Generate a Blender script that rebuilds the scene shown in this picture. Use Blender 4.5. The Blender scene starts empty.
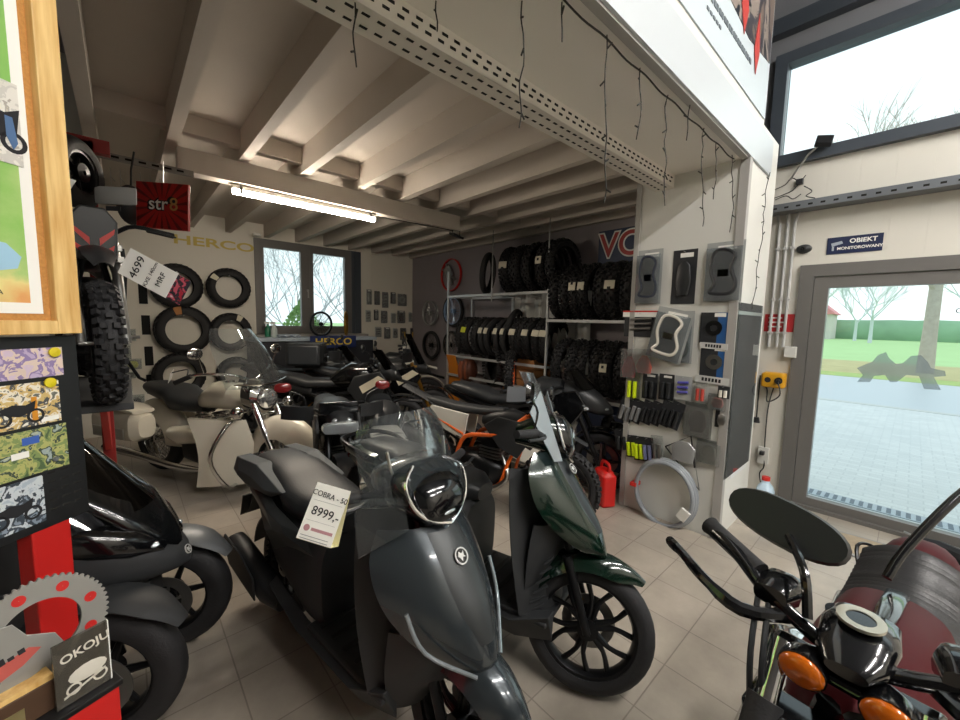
import bpy, math, random
from mathutils import Matrix, Vector, Euler
random.seed(7)
SC = bpy.context.scene
COL = SC.collection
PI = math.pi
R = math.radians

# ------------------------------------------------------------------ materials
def lin(h):
    h = h.lstrip('#')
    o = []
    for i in (0, 2, 4):
        c = int(h[i:i+2], 16) / 255
        o.append(c / 12.92 if c <= .04045 else ((c + .055) / 1.055) ** 2.4)
    return (*o, 1)

MATS = {}
def mat(name, hexc, rough=.5, metal=0., coat=0., vary=0., scale=8., bump=0., bscale=40., spec=.5):
    if name in MATS: return MATS[name]
    m = bpy.data.materials.new(name); m.use_nodes = True
    nt = m.node_tree; b = nt.nodes['Principled BSDF']
    c = lin(hexc)
    b.inputs['Base Color'].default_value = c
    b.inputs['Roughness'].default_value = rough
    b.inputs['Metallic'].default_value = metal
    b.inputs['Coat Weight'].default_value = coat
    b.inputs['Coat Roughness'].default_value = .06
    b.inputs['Specular IOR Level'].default_value = spec
    if vary or bump:
        tc = nt.nodes.new('ShaderNodeTexCoord')
        if vary:
            n = nt.nodes.new('ShaderNodeTexNoise'); n.inputs['Scale'].default_value = scale
            n.inputs['Detail'].default_value = 6
            mx = nt.nodes.new('ShaderNodeMix'); mx.data_type = 'RGBA'
            mx.inputs[6].default_value = tuple(v * (1 - vary) for v in c[:3]) + (1,)
            mx.inputs[7].default_value = tuple(min(1, v * (1 + vary)) for v in c[:3]) + (1,)
            nt.links.new(tc.outputs['Object'], n.inputs['Vector'])
            nt.links.new(n.outputs['Fac'], mx.inputs[0])
            nt.links.new(mx.outputs[2], b.inputs['Base Color'])
        if bump:
            n2 = nt.nodes.new('ShaderNodeTexNoise'); n2.inputs['Scale'].default_value = bscale
            bp = nt.nodes.new('ShaderNodeBump'); bp.inputs['Strength'].default_value = bump; bp.inputs['Distance'].default_value = .01
            nt.links.new(tc.outputs['Object'], n2.inputs['Vector'])
            nt.links.new(n2.outputs['Fac'], bp.inputs['Height'])
            nt.links.new(bp.outputs['Normal'], b.inputs['Normal'])
    MATS[name] = m
    return m

def glass_mat(name, tint='ffffff', refl=.5, haze=0., hazec='ffffff', rough=.02):
    """thin clear sheet: see-through, with a mirror share that grows at grazing angles, and a little haze"""
    if name in MATS: return MATS[name]
    m = bpy.data.materials.new(name); m.use_nodes = True
    nt = m.node_tree; nt.nodes.remove(nt.nodes['Principled BSDF'])
    out = nt.nodes['Material Output']
    t = nt.nodes.new('ShaderNodeBsdfTransparent'); t.inputs[0].default_value = lin(tint)
    g = nt.nodes.new('ShaderNodeBsdfGlossy'); g.inputs['Roughness'].default_value = rough
    f = nt.nodes.new('ShaderNodeFresnel'); f.inputs[0].default_value = 1.45
    mu = nt.nodes.new('ShaderNodeMath'); mu.operation = 'MULTIPLY'; mu.inputs[1].default_value = refl * 2
    mx = nt.nodes.new('ShaderNodeMixShader')
    nt.links.new(f.outputs[0], mu.inputs[0]); nt.links.new(mu.outputs[0], mx.inputs[0])
    src = t.outputs[0]
    if haze:
        d = nt.nodes.new('ShaderNodeBsdfDiffuse'); d.inputs[0].default_value = lin(hazec)
        m2 = nt.nodes.new('ShaderNodeMixShader'); m2.inputs[0].default_value = haze
        nt.links.new(t.outputs[0], m2.inputs[1]); nt.links.new(d.outputs[0], m2.inputs[2]); src = m2.outputs[0]
    nt.links.new(src, mx.inputs[1]); nt.links.new(g.outputs[0], mx.inputs[2])
    nt.links.new(mx.outputs[0], out.inputs[0])
    MATS[name] = m
    return m

def emit_mat(name, hexc, strength):
    if name in MATS: return MATS[name]
    m = bpy.data.materials.new(name); m.use_nodes = True
    b = m.node_tree.nodes['Principled BSDF']
    b.inputs['Base Color'].default_value = (.8, .8, .8, 1)
    b.inputs['Emission Color'].default_value = lin(hexc)
    b.inputs['Emission Strength'].default_value = strength
    MATS[name] = m
    return m

def photo_mat(name, cols, scale=9., seed=0., rough=.35):
    """printed picture: patches of ink colour from a voronoi/noise pattern"""
    if name in MATS: return MATS[name]
    m = bpy.data.materials.new(name); m.use_nodes = True
    nt = m.node_tree; b = nt.nodes['Principled BSDF']; b.inputs['Roughness'].default_value = rough
    tc = nt.nodes.new('ShaderNodeTexCoord')
    mp = nt.nodes.new('ShaderNodeMapping'); mp.inputs['Location'].default_value = (seed, seed * .7, seed * .3)
    n = nt.nodes.new('ShaderNodeTexNoise'); n.inputs['Scale'].default_value = scale; n.inputs['Detail'].default_value = 5
    n.inputs['Distortion'].default_value = .6
    cr = nt.nodes.new('ShaderNodeValToRGB'); cr.color_ramp.interpolation = 'CONSTANT' if len(cols) > 3 else 'LINEAR'
    els = cr.color_ramp.elements
    while len(els) < len(cols): els.new(.5)
    for i, c in enumerate(cols):
        els[i].position = .3 + .4 * i / max(1, len(cols) - 1) if i else 0
        els[i].color = lin(c)
    nt.links.new(tc.outputs['Object'], mp.inputs[0]); nt.links.new(mp.outputs[0], n.inputs['Vector'])
    nt.links.new(n.outputs['Fac'], cr.inputs[0]); nt.links.new(cr.outputs[0], b.inputs['Base Color'])
    MATS[name] = m
    return m

# ------------------------------------------------------------------ mesh building
class MB:
    def __init__(s, xf=None): s.v = []; s.f = []; s.xf = xf
    def add(s, vs, fs):
        b = len(s.v)
        if s.xf is not None: vs = [s.xf @ Vector(p) for p in vs]
        s.v += [tuple(p) for p in vs]; s.f += [tuple(i + b for i in f) for f in fs]
        return s
    def box(s, c, d, rot=None):
        x, y, z = (q / 2 for q in d)
        vs = [Vector((i, j, k)) for i in (-x, x) for j in (-y, y) for k in (-z, z)]
        if rot is not None:
            m = Euler(rot).to_matrix() if not isinstance(rot, Matrix) else rot
            vs = [m @ p for p in vs]
        c = Vector(c)
        return s.add([p + c for p in vs], [(0, 1, 3, 2), (4, 6, 7, 5), (0, 4, 5, 1), (2, 3, 7, 6), (0, 2, 6, 4), (1, 5, 7, 3)])
    def bx(s, x0, x1, y0, y1, z0, z1): return s.box(((x0+x1)/2, (y0+y1)/2, (z0+z1)/2), (abs(x1-x0), abs(y1-y0), abs(z1-z0)))
    def cyl(s, p, q, r, r2=None, n=16, caps=True):
        return s.tube([p, q], [r, r if r2 is None else r2], n, caps)
    def tube(s, pts, r, n=8, caps=True, smooth=0, closed=False):
        pts = [Vector(p) for p in pts]
        if smooth: pts = crv(pts, smooth, closed)
        N = len(pts)
        rs = r if isinstance(r, (list, tuple)) else [r] * N
        if len(rs) != N: rs = [rs[0] + (rs[-1] - rs[0]) * i / (N - 1) for i in range(N)] if len(rs) == 2 else [rs[min(len(rs)-1, int(i * len(rs) / N))] for i in range(N)]
        vs = []; fs = []; nrm = None
        for i, p in enumerate(pts):
            if closed: t = (pts[(i+1) % N] - pts[i-1])
            else: t = (pts[min(i+1, N-1)] - pts[max(i-1, 0)])
            t = t.normalized() if t.length > 1e-9 else Vector((0, 0, 1))
            if nrm is None:
                nrm = t.cross(Vector((0, 0, 1)) if abs(t.z) < .9 else Vector((1, 0, 0))).normalized()
            else:
                nrm = nrm - t * nrm.dot(t)
                nrm = nrm.normalized() if nrm.length > 1e-6 else t.orthogonal().normalized()
            b = t.cross(nrm)
            for k in range(n):
                a = 2 * PI * k / n
                vs.append(p + (nrm * math.cos(a) + b * math.sin(a)) * rs[i])
        for i in range(N if closed else N - 1):
            j = (i + 1) % N
            for k in range(n):
                k2 = (k + 1) % n
                fs.append((i*n+k, i*n+k2, j*n+k2, j*n+k))
        if caps and not closed:
            fs.append(tuple(range(n))[::-1]); fs.append(tuple((N-1)*n + k for k in range(n)))
        return s.add(vs, fs)
    def lathe(s, prof, c=(0, 0, 0), axis='Y', n=32, closed=False, arc=None):
        """prof: (radius, height) pairs turned about an axis"""
        c = Vector(c); vs = []; fs = []; P = len(prof)
        a0, a1 = arc if arc else (0, 2 * PI)
        M = n if arc is None else n + 1
        for i in range(M):
            a = a0 + (a1 - a0) * i / n
            ca, sa = math.cos(a), math.sin(a)
            for r, h in prof:
                if axis == 'Y': q = (r*ca, h, r*sa)
                elif axis == 'Z': q = (r*ca, r*sa, h)
                else: q = (h, r*ca, r*sa)
                vs.append(c + Vector(q))
        for i in range(n):
            j = (i + 1) % M
            for k in range(P if closed else P - 1):
                k2 = (k + 1) % P
                fs.append((i*P+k, i*P+k2, j*P+k2, j*P+k))
        if arc and closed:
            fs.append(tuple(range(P))); fs.append(tuple(n*P + k for k in range(P))[::-1])
        return s.add(vs, fs)
    def prism(s, poly, a, b, axis='Y'):
        """polygon (two coords) pushed along an axis from a to b"""
        def P(u, v, w):
            return (u, w, v) if axis == 'Y' else (w, u, v) if axis == 'X' else (u, v, w)
        n = len(poly)
        vs = [P(u, v, a) for u, v in poly] + [P(u, v, b) for u, v in poly]
        fs = [tuple(range(n))[::-1], tuple(range(n, 2*n))] + [(i, (i+1) % n, n + (i+1) % n, n + i) for i in range(n)]
        return s.add(vs, fs)
    def loft(s, secs, cap=True, closed=True):
        n = len(secs[0]); vs = [p for q in secs for p in q]; fs = []
        for i in range(len(secs) - 1):
            for k in range(n if closed else n - 1):
                k2 = (k + 1) % n
                fs.append((i*n+k, i*n+k2, (i+1)*n+k2, (i+1)*n+k))
        if cap:
            fs.append(tuple(range(n))[::-1]); fs.append(tuple((len(secs)-1)*n + k for k in range(n)))
        return s.add(vs, fs)
    def hull(s, secs, n=20, axis='X'):
        """body lofted through superellipse sections (x, zc, half width, half height, power[, yc])"""
        out = []
        for q in secs:
            x, zc, hw, hh, p = q[:5]; yc = q[5] if len(q) > 5 else 0
            row = []
            for k in range(n):
                a = 2 * PI * k / n
                ca, sa = math.cos(a), math.sin(a)
                y = yc + hw * math.copysign(abs(ca) ** (2 / p), ca)
                z = zc + hh * math.copysign(abs(sa) ** (2 / p), sa)
                row.append((x, y, z) if axis == 'X' else (y, x, z) if axis == 'Y' else (y, z, x))
            out.append(row)
        return s.loft(out)
    def ball(s, c, r, n=16, m=10):
        rx, ry, rz = r if isinstance(r, (tuple, list)) else (r, r, r)
        vs = []; fs = []
        for i in range(m + 1):
            th = PI * i / m
            for k in range(n):
                a = 2 * PI * k / n
                vs.append((c[0] + rx*math.sin(th)*math.cos(a), c[1] + ry*math.sin(th)*math.sin(a), c[2] + rz*math.cos(th)))
        for i in range(m):
            for k in range(n):
                k2 = (k + 1) % n
                fs.append((i*n+k, (i+1)*n+k, (i+1)*n+k2, i*n+k2))
        return s.add(vs, fs)
    def sheet(s, fn, nu, nv, t=.004):
        """curved sheet fn(u, v) with thickness"""
        P = [[Vector(fn(i / nu, j / nv)) for j in range(nv + 1)] for i in range(nu + 1)]
        def nr(i, j):
            a = P[min(i+1, nu)][j] - P[max(i-1, 0)][j]; b = P[i][min(j+1, nv)] - P[i][max(j-1, 0)]
            c = a.cross(b)
            return c.normalized() if c.length > 1e-9 else Vector((0, 0, 1))
        top = [P[i][j] for i in range(nu+1) for j in range(nv+1)]
        bot = [P[i][j] - nr(i, j) * t for i in range(nu+1) for j in range(nv+1)]
        W = nv + 1; N = len(top); fs = []
        for i in range(nu):
            for j in range(nv):
                a, b, c, d = i*W+j, i*W+j+1, (i+1)*W+j+1, (i+1)*W+j
                fs += [(a, b, c, d), (N+d, N+c, N+b, N+a)]
        rim = [(0, j) for j in range(nv)] + [(i, nv) for i in range(nu)] + [(nu, j) for j in range(nv, 0, -1)] + [(i, 0) for i in range(nu, 0, -1)]
        idx = [i*W+j for i, j in rim]
        for k in range(len(idx)):
            a, b = idx[k], idx[(k+1) % len(idx)]
            fs.append((a, N+a, N+b, b))
        return s.add(top + bot, fs)
    def mesh(s, name, smooth=True, angle=38):
        me = bpy.data.meshes.new(name)
        me.from_pydata(s.v, [], s.f); me.validate()
        import bmesh
        bm = bmesh.new(); bm.from_mesh(me); bmesh.ops.recalc_face_normals(bm, faces=bm.faces); bm.to_mesh(me); bm.free()
        if smooth:
            me.polygons.foreach_set('use_smooth', [True] * len(me.polygons))
            me.set_sharp_from_angle(angle=R(angle))
        return me
    def obj(s, name, m, parent=None, smooth=True, bevel=0, angle=38, label=None):
        me = s.mesh(name, smooth, angle); me.materials.append(m)
        o = bpy.data.objects.new(name, me); COL.objects.link(o)
        if parent is not None: o.parent = parent
        if bevel:
            b = o.modifiers.new('bevel', 'BEVEL'); b.width = bevel; b.segments = 2; b.limit_method = 'ANGLE'; b.angle_limit = R(40)
        if label: o['label'] = label
        return o

def crv(pts, k=6, closed=False):
    """catmull-rom through points"""
    out = []; n = len(pts)
    for i in range(n if closed else n - 1):
        p1, p2 = pts[i], pts[(i+1) % n]
        p0 = pts[i-1] if (closed or i) else p1
        p3 = pts[(i+2) % n] if (closed or i + 2 < n) else p2
        for j in range(k):
            t = j / k
            out.append(.5 * ((2*p1) + (p2-p0)*t + (2*p0-5*p1+4*p2-p3)*t*t + (3*p1-p0-3*p2+p3)*t**3))
    if not closed: out.append(pts[-1])
    return out

def thing(name, label, cat, loc=(0, 0, 0), rot=(0, 0, 0), group=None):
    o = bpy.data.objects.new(name, None); o.empty_display_size = .05; COL.objects.link(o)
    o.location = loc; o.rotation_euler = rot if isinstance(rot, (tuple, list, Euler)) else (0, 0, rot)
    o['label'] = label; o['category'] = cat
    if group: o['group'] = group
    return o
def tag(o, label, cat, group=None):
    o['label'] = label; o['category'] = cat
    if group: o['group'] = group
    return o
def struct(o): o['kind'] = 'structure'; return o
def dup(o, loc=None, rot=None, label=None, group=None):
    c = o.copy(); COL.objects.link(c)
    for ch in list(o.children):
        d = ch.copy(); COL.objects.link(d); d.parent = c
        for g in ch.children:
            e = g.copy(); COL.objects.link(e); e.parent = d
    if loc is not None: c.location = loc
    if rot is not None: c.rotation_euler = rot
    if label: c['label'] = label
    if group: c['group'] = group
    return c

def text(name, body, size, m, parent=None, mtx=None, ext=.0008, align='CENTER', bold=0., sx=1.):
    cu = bpy.data.curves.new(name, 'FONT'); cu.body = body; cu.size = size; cu.extrude = ext
    cu.align_x = align; cu.align_y = 'CENTER'; cu.offset = bold
    tmp = bpy.data.objects.new(name + '_tmp', cu); COL.objects.link(tmp)
    dg = bpy.context.evaluated_depsgraph_get()
    me = bpy.data.meshes.new_from_object(tmp.evaluated_get(dg))
    bpy.data.objects.remove(tmp); bpy.data.curves.remove(cu)
    me.materials.clear(); me.materials.append(m)
    me.transform(Matrix.Diagonal((sx, 1, 1, 1)))
    if mtx is not None: me.transform(mtx)
    o = bpy.data.objects.new(name, me); COL.objects.link(o)
    if parent is not None: o.parent = parent
    return o
def frame(origin, ux, uy):
    """matrix with local x along ux, local y along uy"""
    ux = Vector(ux).normalized(); uy = Vector(uy); uy = (uy - ux * uy.dot(ux)).normalized()
    uz = ux.cross(uy)
    m = Matrix((ux, uy, uz)).transposed().to_4x4(); m.translation = Vector(origin)
    return m

# ------------------------------------------------------------------ camera
F, PITCH, YAW, ROLL, H = 393., R(5.7), R(42.3), R(1.23), 1.6
fw = Vector((math.sin(YAW)*math.cos(PITCH), math.cos(YAW)*math.cos(PITCH), -math.sin(PITCH)))
hz = Vector((math.cos(YAW), -math.sin(YAW), 0)); uz = hz.cross(fw)
rt = math.cos(ROLL)*hz + math.sin(ROLL)*uz; up = -math.sin(ROLL)*hz + math.cos(ROLL)*uz
cam = bpy.data.objects.new('camera', bpy.data.cameras.new('camera')); COL.objects.link(cam)
mw = Matrix((rt, up, -fw)).transposed().to_4x4(); mw.translation = (0, 0, H)
cam.matrix_world = mw
cam.data.sensor_width = 36; cam.data.lens = F / 960 * 36; cam.data.clip_start = .02; cam.data.clip_end = 300
SC.camera = cam
# survey helpers: a sight line of the photograph meets a known wall, height or depth
def ray(px, py): return fw + (px - 480) / F * rt - (py - 360) / F * up
def onz(px, py, z): d = ray(px, py); return Vector((0, 0, H)) + d * ((z - H) / d.z)
def onx(px, py, x): d = ray(px, py); return Vector((0, 0, H)) + d * (x / d.x)
def ony(px, py, y): d = ray(px, py); return Vector((0, 0, H)) + d * (y / d.y)
def at(px, py, t): return Vector((0, 0, H)) + ray(px, py) * t

# ------------------------------------------------------------------ common materials
RUB = mat('rubber', '232325', .7, bump=.15, bscale=90)
RUBG = mat('worn_rubber', '2a2a2b', .8)
BLK = mat('black_plastic', '242628', .4)
BLKM = mat('matt_black_plastic', '2c2e30', .58, bump=.05, bscale=300)
GLS = mat('gloss_black', '0c0d0f', .14, coat=.6)
CHR = mat('chrome', 'd8d8d8', .1, 1.)
STL = mat('steel', 'a8a8a6', .32, 1.)
ALU = mat('aluminium', 'b9bab8', .4, .9)
DKM = mat('dark_metal', '2b2c2e', .35, .8)
LEA = mat('black_leather', '26282a', .45, bump=.12, bscale=160)
PAP = mat('paper', 'efeee8', .7)
INK = mat('ink', '1c1c20', .8)
INKR = mat('red_ink', 'b0282c', .7)
AMB = mat('amber_lens', 'c4610f', .15, coat=.5)
REDL = mat('red_lens', '5e0d10', .15, coat=.6)
LENS = mat('lamp_glass', 'c8d0d4', .08, .7)
CLR = glass_mat('clear_plastic', 'f2f5f5', .38, .03, 'dfe6ea')
SMK = glass_mat('smoked_plastic', '6a6e72', .6, .03, '202020')
WHT = mat('white_paint', 'e2dfd4', .22, coat=.5)
ORG = mat('orange_plastic', 'e8671c', .4)
GLD = mat('gold_metal', 'b98a3a', .3, .9)
REDP = mat('red_paint', 'c01f1c', .4, coat=.2)
# ================================================================== THE SETTING
XW, YB, XP, YP0, YP1 = 4.45, 6.95, 3.22, .86, 1.63
ZJ, ZD, ZS = 2.82, 3.02, 2.75      # joist underside, deck, soffit

def tile_mat():
    m = bpy.data.materials.new('floor_tile'); m.use_nodes = True
    nt = m.node_tree; b = nt.nodes['Principled BSDF']
    tc = nt.nodes.new('ShaderNodeTexCoord')
    mp = nt.nodes.new('ShaderNodeMapping'); mp.inputs['Location'].default_value = (-.0, -.05, 0)
    br = nt.nodes.new('ShaderNodeTexBrick'); br.offset = 0; br.squash = 1
    br.inputs['Scale'].default_value = 1; br.inputs['Brick Width'].default_value = .303; br.inputs['Row Height'].default_value = .303
    br.inputs['Mortar Size'].default_value = .0035; br.inputs['Mortar Smooth'].default_value = .3
    br.inputs['Color1'].default_value = lin('a8a094'); br.inputs['Color2'].default_value = lin('afa69a'); br.inputs['Mortar'].default_value = lin('8c847a')
    br.inputs['Bias'].default_value = 0
    n = nt.nodes.new('ShaderNodeTexNoise'); n.inputs['Scale'].default_value = 2.2; n.inputs['Detail'].default_value = 7; n.inputs['Roughness'].default_value = .65
    cr = nt.nodes.new('ShaderNodeValToRGB'); cr.color_ramp.elements[0].color = (.74, .73, .72, 1); cr.color_ramp.elements[1].color = (1.12, 1.11, 1.09, 1)
    cr.color_ramp.elements[0].position = .3; cr.color_ramp.elements[1].position = .7
    mx = nt.nodes.new('ShaderNodeMix'); mx.data_type = 'RGBA'; mx.blend_type = 'MULTIPLY'; mx.inputs[0].default_value = 1
    L = nt.links.new
    L(tc.outputs['Object'], mp.inputs[0]); L(mp.outputs[0], br.inputs['Vector']); L(tc.outputs['Object'], n.inputs['Vector'])
    L(n.outputs['Fac'], cr.inputs[0]); L(br.outputs['Color'], mx.inputs[6]); L(cr.outputs[0], mx.inputs[7]); L(mx.outputs[2], b.inputs['Base Color'])
    n2 = nt.nodes.new('ShaderNodeMath'); n2.operation = 'MULTIPLY_ADD'; n2.inputs[1].default_value = .25; n2.inputs[2].default_value = .22
    L(n.outputs['Fac'], n2.inputs[0]); L(n2.outputs[0], b.inputs['Roughness'])
    bp = nt.nodes.new('ShaderNodeBump'); bp.inputs['Strength'].default_value = .4; bp.inputs['Distance'].default_value = .002; bp.invert = True
    L(br.outputs['Fac'], bp.inputs['Height']); L(bp.outputs['Normal'], b.inputs['Normal'])
    return m

def panel_mat(name, hexc, axis, pitch=.25, rough=.45):
    """sandwich-panel sheet with fine vertical grooves"""
    m = bpy.data.materials.new(name); m.use_nodes = True
    nt = m.node_tree; b = nt.nodes['Principled BSDF']; b.inputs['Base Color'].default_value = lin(hexc); b.inputs['Roughness'].default_value = rough
    tc = nt.nodes.new('ShaderNodeTexCoord'); sp = nt.nodes.new('ShaderNodeSeparateXYZ')
    a = nt.nodes.new('ShaderNodeMath'); a.operation = 'DIVIDE'; a.inputs[1].default_value = pitch
    fr = nt.nodes.new('ShaderNodeMath'); fr.operation = 'FRACT'
    lt = nt.nodes.new('ShaderNodeMath'); lt.operation = 'LESS_THAN'; lt.inputs[1].default_value = .03
    bp = nt.nodes.new('ShaderNodeBump'); bp.invert = True; bp.inputs['Strength'].default_value = .5; bp.inputs['Distance'].default_value = .004
    L = nt.links.new
    L(tc.outputs['Object'], sp.inputs[0]); L(sp.outputs[axis], a.inputs[0]); L(a.outputs[0], fr.inputs[0]); L(fr.outputs[0], lt.inputs[0])
    L(lt.outputs[0], bp.inputs['Height']); L(bp.outputs['Normal'], b.inputs['Normal'])
    return m

PANX = panel_mat('sandwich_panel_back', 'd8d4c8', 0, .5)
PANY = panel_mat('sandwich_panel_side', 'd5d2c8', 1, .2)
DECK = mat('painted_ceiling', 'c2bab0', .7, vary=.06, scale=3, bump=.08, bscale=25)
ANT = mat('anthracite_frame', '6a6865', .4)
ANTD = mat('anthracite_dark', '414850', .4)
WHP = mat('white_panel', 'd6d6d0', .4)
GLZ = glass_mat('window_glass', 'f4faf8', .4)

struct(MB().bx(-2.2, XW + .1, -4.5, YB + .1, -.1, 0).obj('floor', tile_mat(), smooth=False))
# back wall with a hole for the window
WX0, WX1, WZ0, WZ1 = 1.56, 3.30, 1.32, 2.80
bw = MB()
bw.bx(-2.2, WX0, YB, YB + .1, 0, 4.6).bx(WX1, XW + .1, YB, YB + .1, 0, 4.6).bx(WX0, WX1, YB, YB + .1, 0, WZ0).bx(WX0, WX1, YB, YB + .1, WZ1, 4.6)
struct(bw.obj('wall_back', PANX, smooth=False))
# side wall with glazed door and high window
DY0, DY1, DZ1 = -1.6, .72, 2.14
UY0, UY1, UZ0, UZ1 = -3.6, 1.03, 3.02, 3.97
sw = MB()
sw.bx(XW, XW + .1, UY1, YB, 0, 4.6).bx(XW, XW + .1, -4.5, UY0, 0, 4.6)
UW = mat('upper_wall_grey', '74767a', .6)
struct(MB().bx(XW - .004, XW + .1, -4.5, 1.8, UZ1, 4.6).bx(XW - .004, XW + .1, UY1, 1.8, 2.74, UZ1).obj('wall_right_upper', UW, smooth=False))
sw.bx(XW, XW + .1, UY0, UY1, DZ1, UZ0)
sw.bx(XW, XW + .1, DY1, UY1, 0, DZ1).bx(XW, XW + .1, -3.6, DY0, 0, DZ1)
struct(sw.obj('wall_right', PANY, smooth=False))
struct(MB().bx(-2.3, -2.2, -4.5, YB + .1, 0, 4.6).obj('wall_left', mat('dark_wall', '4a4744', .7), smooth=False))
hall = mat('hall_wall', 'bdb9b0', .7)
struct(MB().bx(-2.2, XW, -4.6, -4.5, 0, 4.6).obj('wall_front', hall, smooth=False))
struct(MB().bx(-2.2, XW + .1, -4.5, YB + .1, 4.6, 4.7).obj('ceiling_hall', mat('hall_ceiling', '6f7074', .7), smooth=False))
# rack-side wall lining: blue-grey painted board
RW = mat('grey_violet_paint', '8a8386', .55, vary=.12, scale=1.2)
struct(MB().bx(XW - .03, XW, YP1, YB, 0, ZD).obj('wall_rack_side', RW, smooth=False))
# pier closet, left face carries the accessories
XR = 3.97
pier = MB().bx(XP, XR, YP0, YP1, 0, ZS + .3)
struct(pier.obj('wall_pier', WHP, smooth=False))
PTR = mat('grey_corner_trim', 'a7a5a1', .45)
t = MB().bx(XP - .012, XP + .045, YP0 - .012, YP0 + .045, 0, ZS)
struct(t.obj('trim_1', PTR, smooth=False))
t = MB().bx(XP - .012, XP + .03, YP1 - .03, YP1 + .012, 0, ZS)
struct(t.obj('trim_2', PTR, smooth=False))
# mezzanine: deck, joists, beams, soffit, fascia
XL = -.14
XR = 3.97
struct(MB().bx(XL, XW - .03, 1.3, YB, ZD, ZD + .04).obj('ceiling', DECK, smooth=False))
JX = [-.1, .33, .78, 1.23, 1.74, 2.2, 2.66, 3.1, 3.55, 3.98, 4.37]
for i, x in enumerate(JX):
    j = MB().bx(x - .035, x + .035, 1.45, YB, ZJ, ZD).obj('joist_beam', DECK, smooth=False); struct(j)
b = MB()
for i in range(len(JX) - 1):
    b.bx(JX[i] + .035, JX[i+1] - .035, 3.6, 3.68, ZJ + .07, ZD)
struct(b.obj('noggin_beam', DECK, smooth=False))
BW = mat('beam_white', 'cfc8bd', .6, vary=.05, scale=4)
struct(MB().bx(.36, 3.02, 3.72, 3.84, 2.655, ZJ).obj('cross_beam', BW, smooth=False))
HOL = mat('hole_dark', '15130f', .9)
PRF = mat('perforated_steel_white', 'e0dbd1', .45)
pb = MB().bx(.2, XP, 1.35, 1.49, 2.655, 2.665).bx(.2, XP, 1.35, 1.358, 2.655, ZS)
pbo = struct(pb.obj('perforated_beam', PRF, smooth=False))
hs = MB()
x = .25
while x < XP - .05:
    hs.bx(x, x + .028, 1.347, 1.3505, 2.684, 2.694); hs.bx(x + .02, x + .048, 1.347, 1.3505, 2.716, 2.726)
    hs.bx(x, x + .03, 1.378, 1.39, 2.6535, 2.656); hs.bx(x + .02, x + .05, 1.44, 1.452, 2.6535, 2.656); x += .06
hs.obj('slot', HOL, pbo, smooth=False)
SOF = mat('soffit_white', 'e9e5dd', .6)
struct(MB().bx(XL, XP, .9, 1.36, ZS, ZS + .04).obj('soffit_ceiling', SOF, smooth=False))
struct(MB().bx(XL, XP + .02, .86, .9, ZS - .012, ZS + .05).obj('trim_3', PTR, smooth=False))
FAS = mat('fascia_white', 'bcc3c7', .35)
struct(MB().bx(XL, 3.74, .845, .875, ZS + .0, 3.0).obj('fascia_beam', FAS, smooth=False))
struct(MB().bx(XL, 3.46, .85, .875, 3.005, 4.4).obj('wall_mezzanine', WHP, smooth=False))
# far perforated rail on the left, under the deck
rl = MB().bx(-.3, .45, 3.7, 3.73, 2.62, 2.66)
rlo = struct(rl.obj('perforated_rail_beam', mat('rail_grey', '8d8a85', .4, .5), smooth=False))
hs = MB()
x = -.28
while x < .4: hs.bx(x, x + .04, 3.695, 3.701, 2.633, 2.646); x += .07
hs.obj('slot', HOL, rlo, smooth=False)

# ---- window in the back wall
def win_frame(name, x0, x1, z0, z1):
    o = struct(MB().bx(x0, x0+.07, YB-.02, YB+.08, z0, z1).bx(x1-.07, x1, YB-.02, YB+.08, z0, z1).bx(x0+.07, x1-.07, YB-.02, YB+.08, z0, z0+.07).bx(x0+.07, x1-.07, YB-.02, YB+.08, z1-.07, z1).bx((x0+x1)/2-.04, (x0+x1)/2+.04, YB-.02, YB+.08, z0+.07, z1-.07).obj(name, ANT, smooth=False))
    return o
w1 = win_frame('window_1', WX0, WX1 - .18, WZ0, WZ1)
xm = (WX0 + WX1 - .18) / 2
for a, b_ in ((WX0 + .07, xm - .04), (xm + .04, WX1 - .25)):
    s = MB().bx(a, a+.06, YB-.03, YB+.05, WZ0+.07, WZ1-.07).bx(b_-.06, b_, YB-.03, YB+.05, WZ0+.07, WZ1-.07).bx(a+.06, b_-.06, YB-.03, YB+.05, WZ0+.07, WZ0+.13).bx(a+.06, b_-.06, YB-.03, YB+.05, WZ1-.13, WZ1-.07)
    so = s.obj('sash', ANT, w1, smooth=False)
    MB().bx(a+.06, b_-.06, YB+.008, YB+.014, WZ0+.13, WZ1-.13).obj('pane', GLZ, so, smooth=False)
MB().bx(xm - .012, xm + .012, YB-.06, YB-.03, 2.02, 2.06).bx(xm-.01, xm+.01, YB-.075, YB-.055, 1.92, 2.06).obj('handle', ALU, w1)
struct(MB().bx(WX1 - .18, WX1, YB - .02, YB + .08, WZ0, WZ1).bx(WX1-.12, WX1-.1, YB-.035, YB-.02, WZ0, WZ1).obj('window_2', ANTD, smooth=False))
struct(MB().bx(WX0 - .05, WX1 + .05, YB - .2, YB, WZ0 - .05, WZ0 - .005).obj('windowsill_1', mat('sill', '8e8b86', .4), smooth=False))

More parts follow.
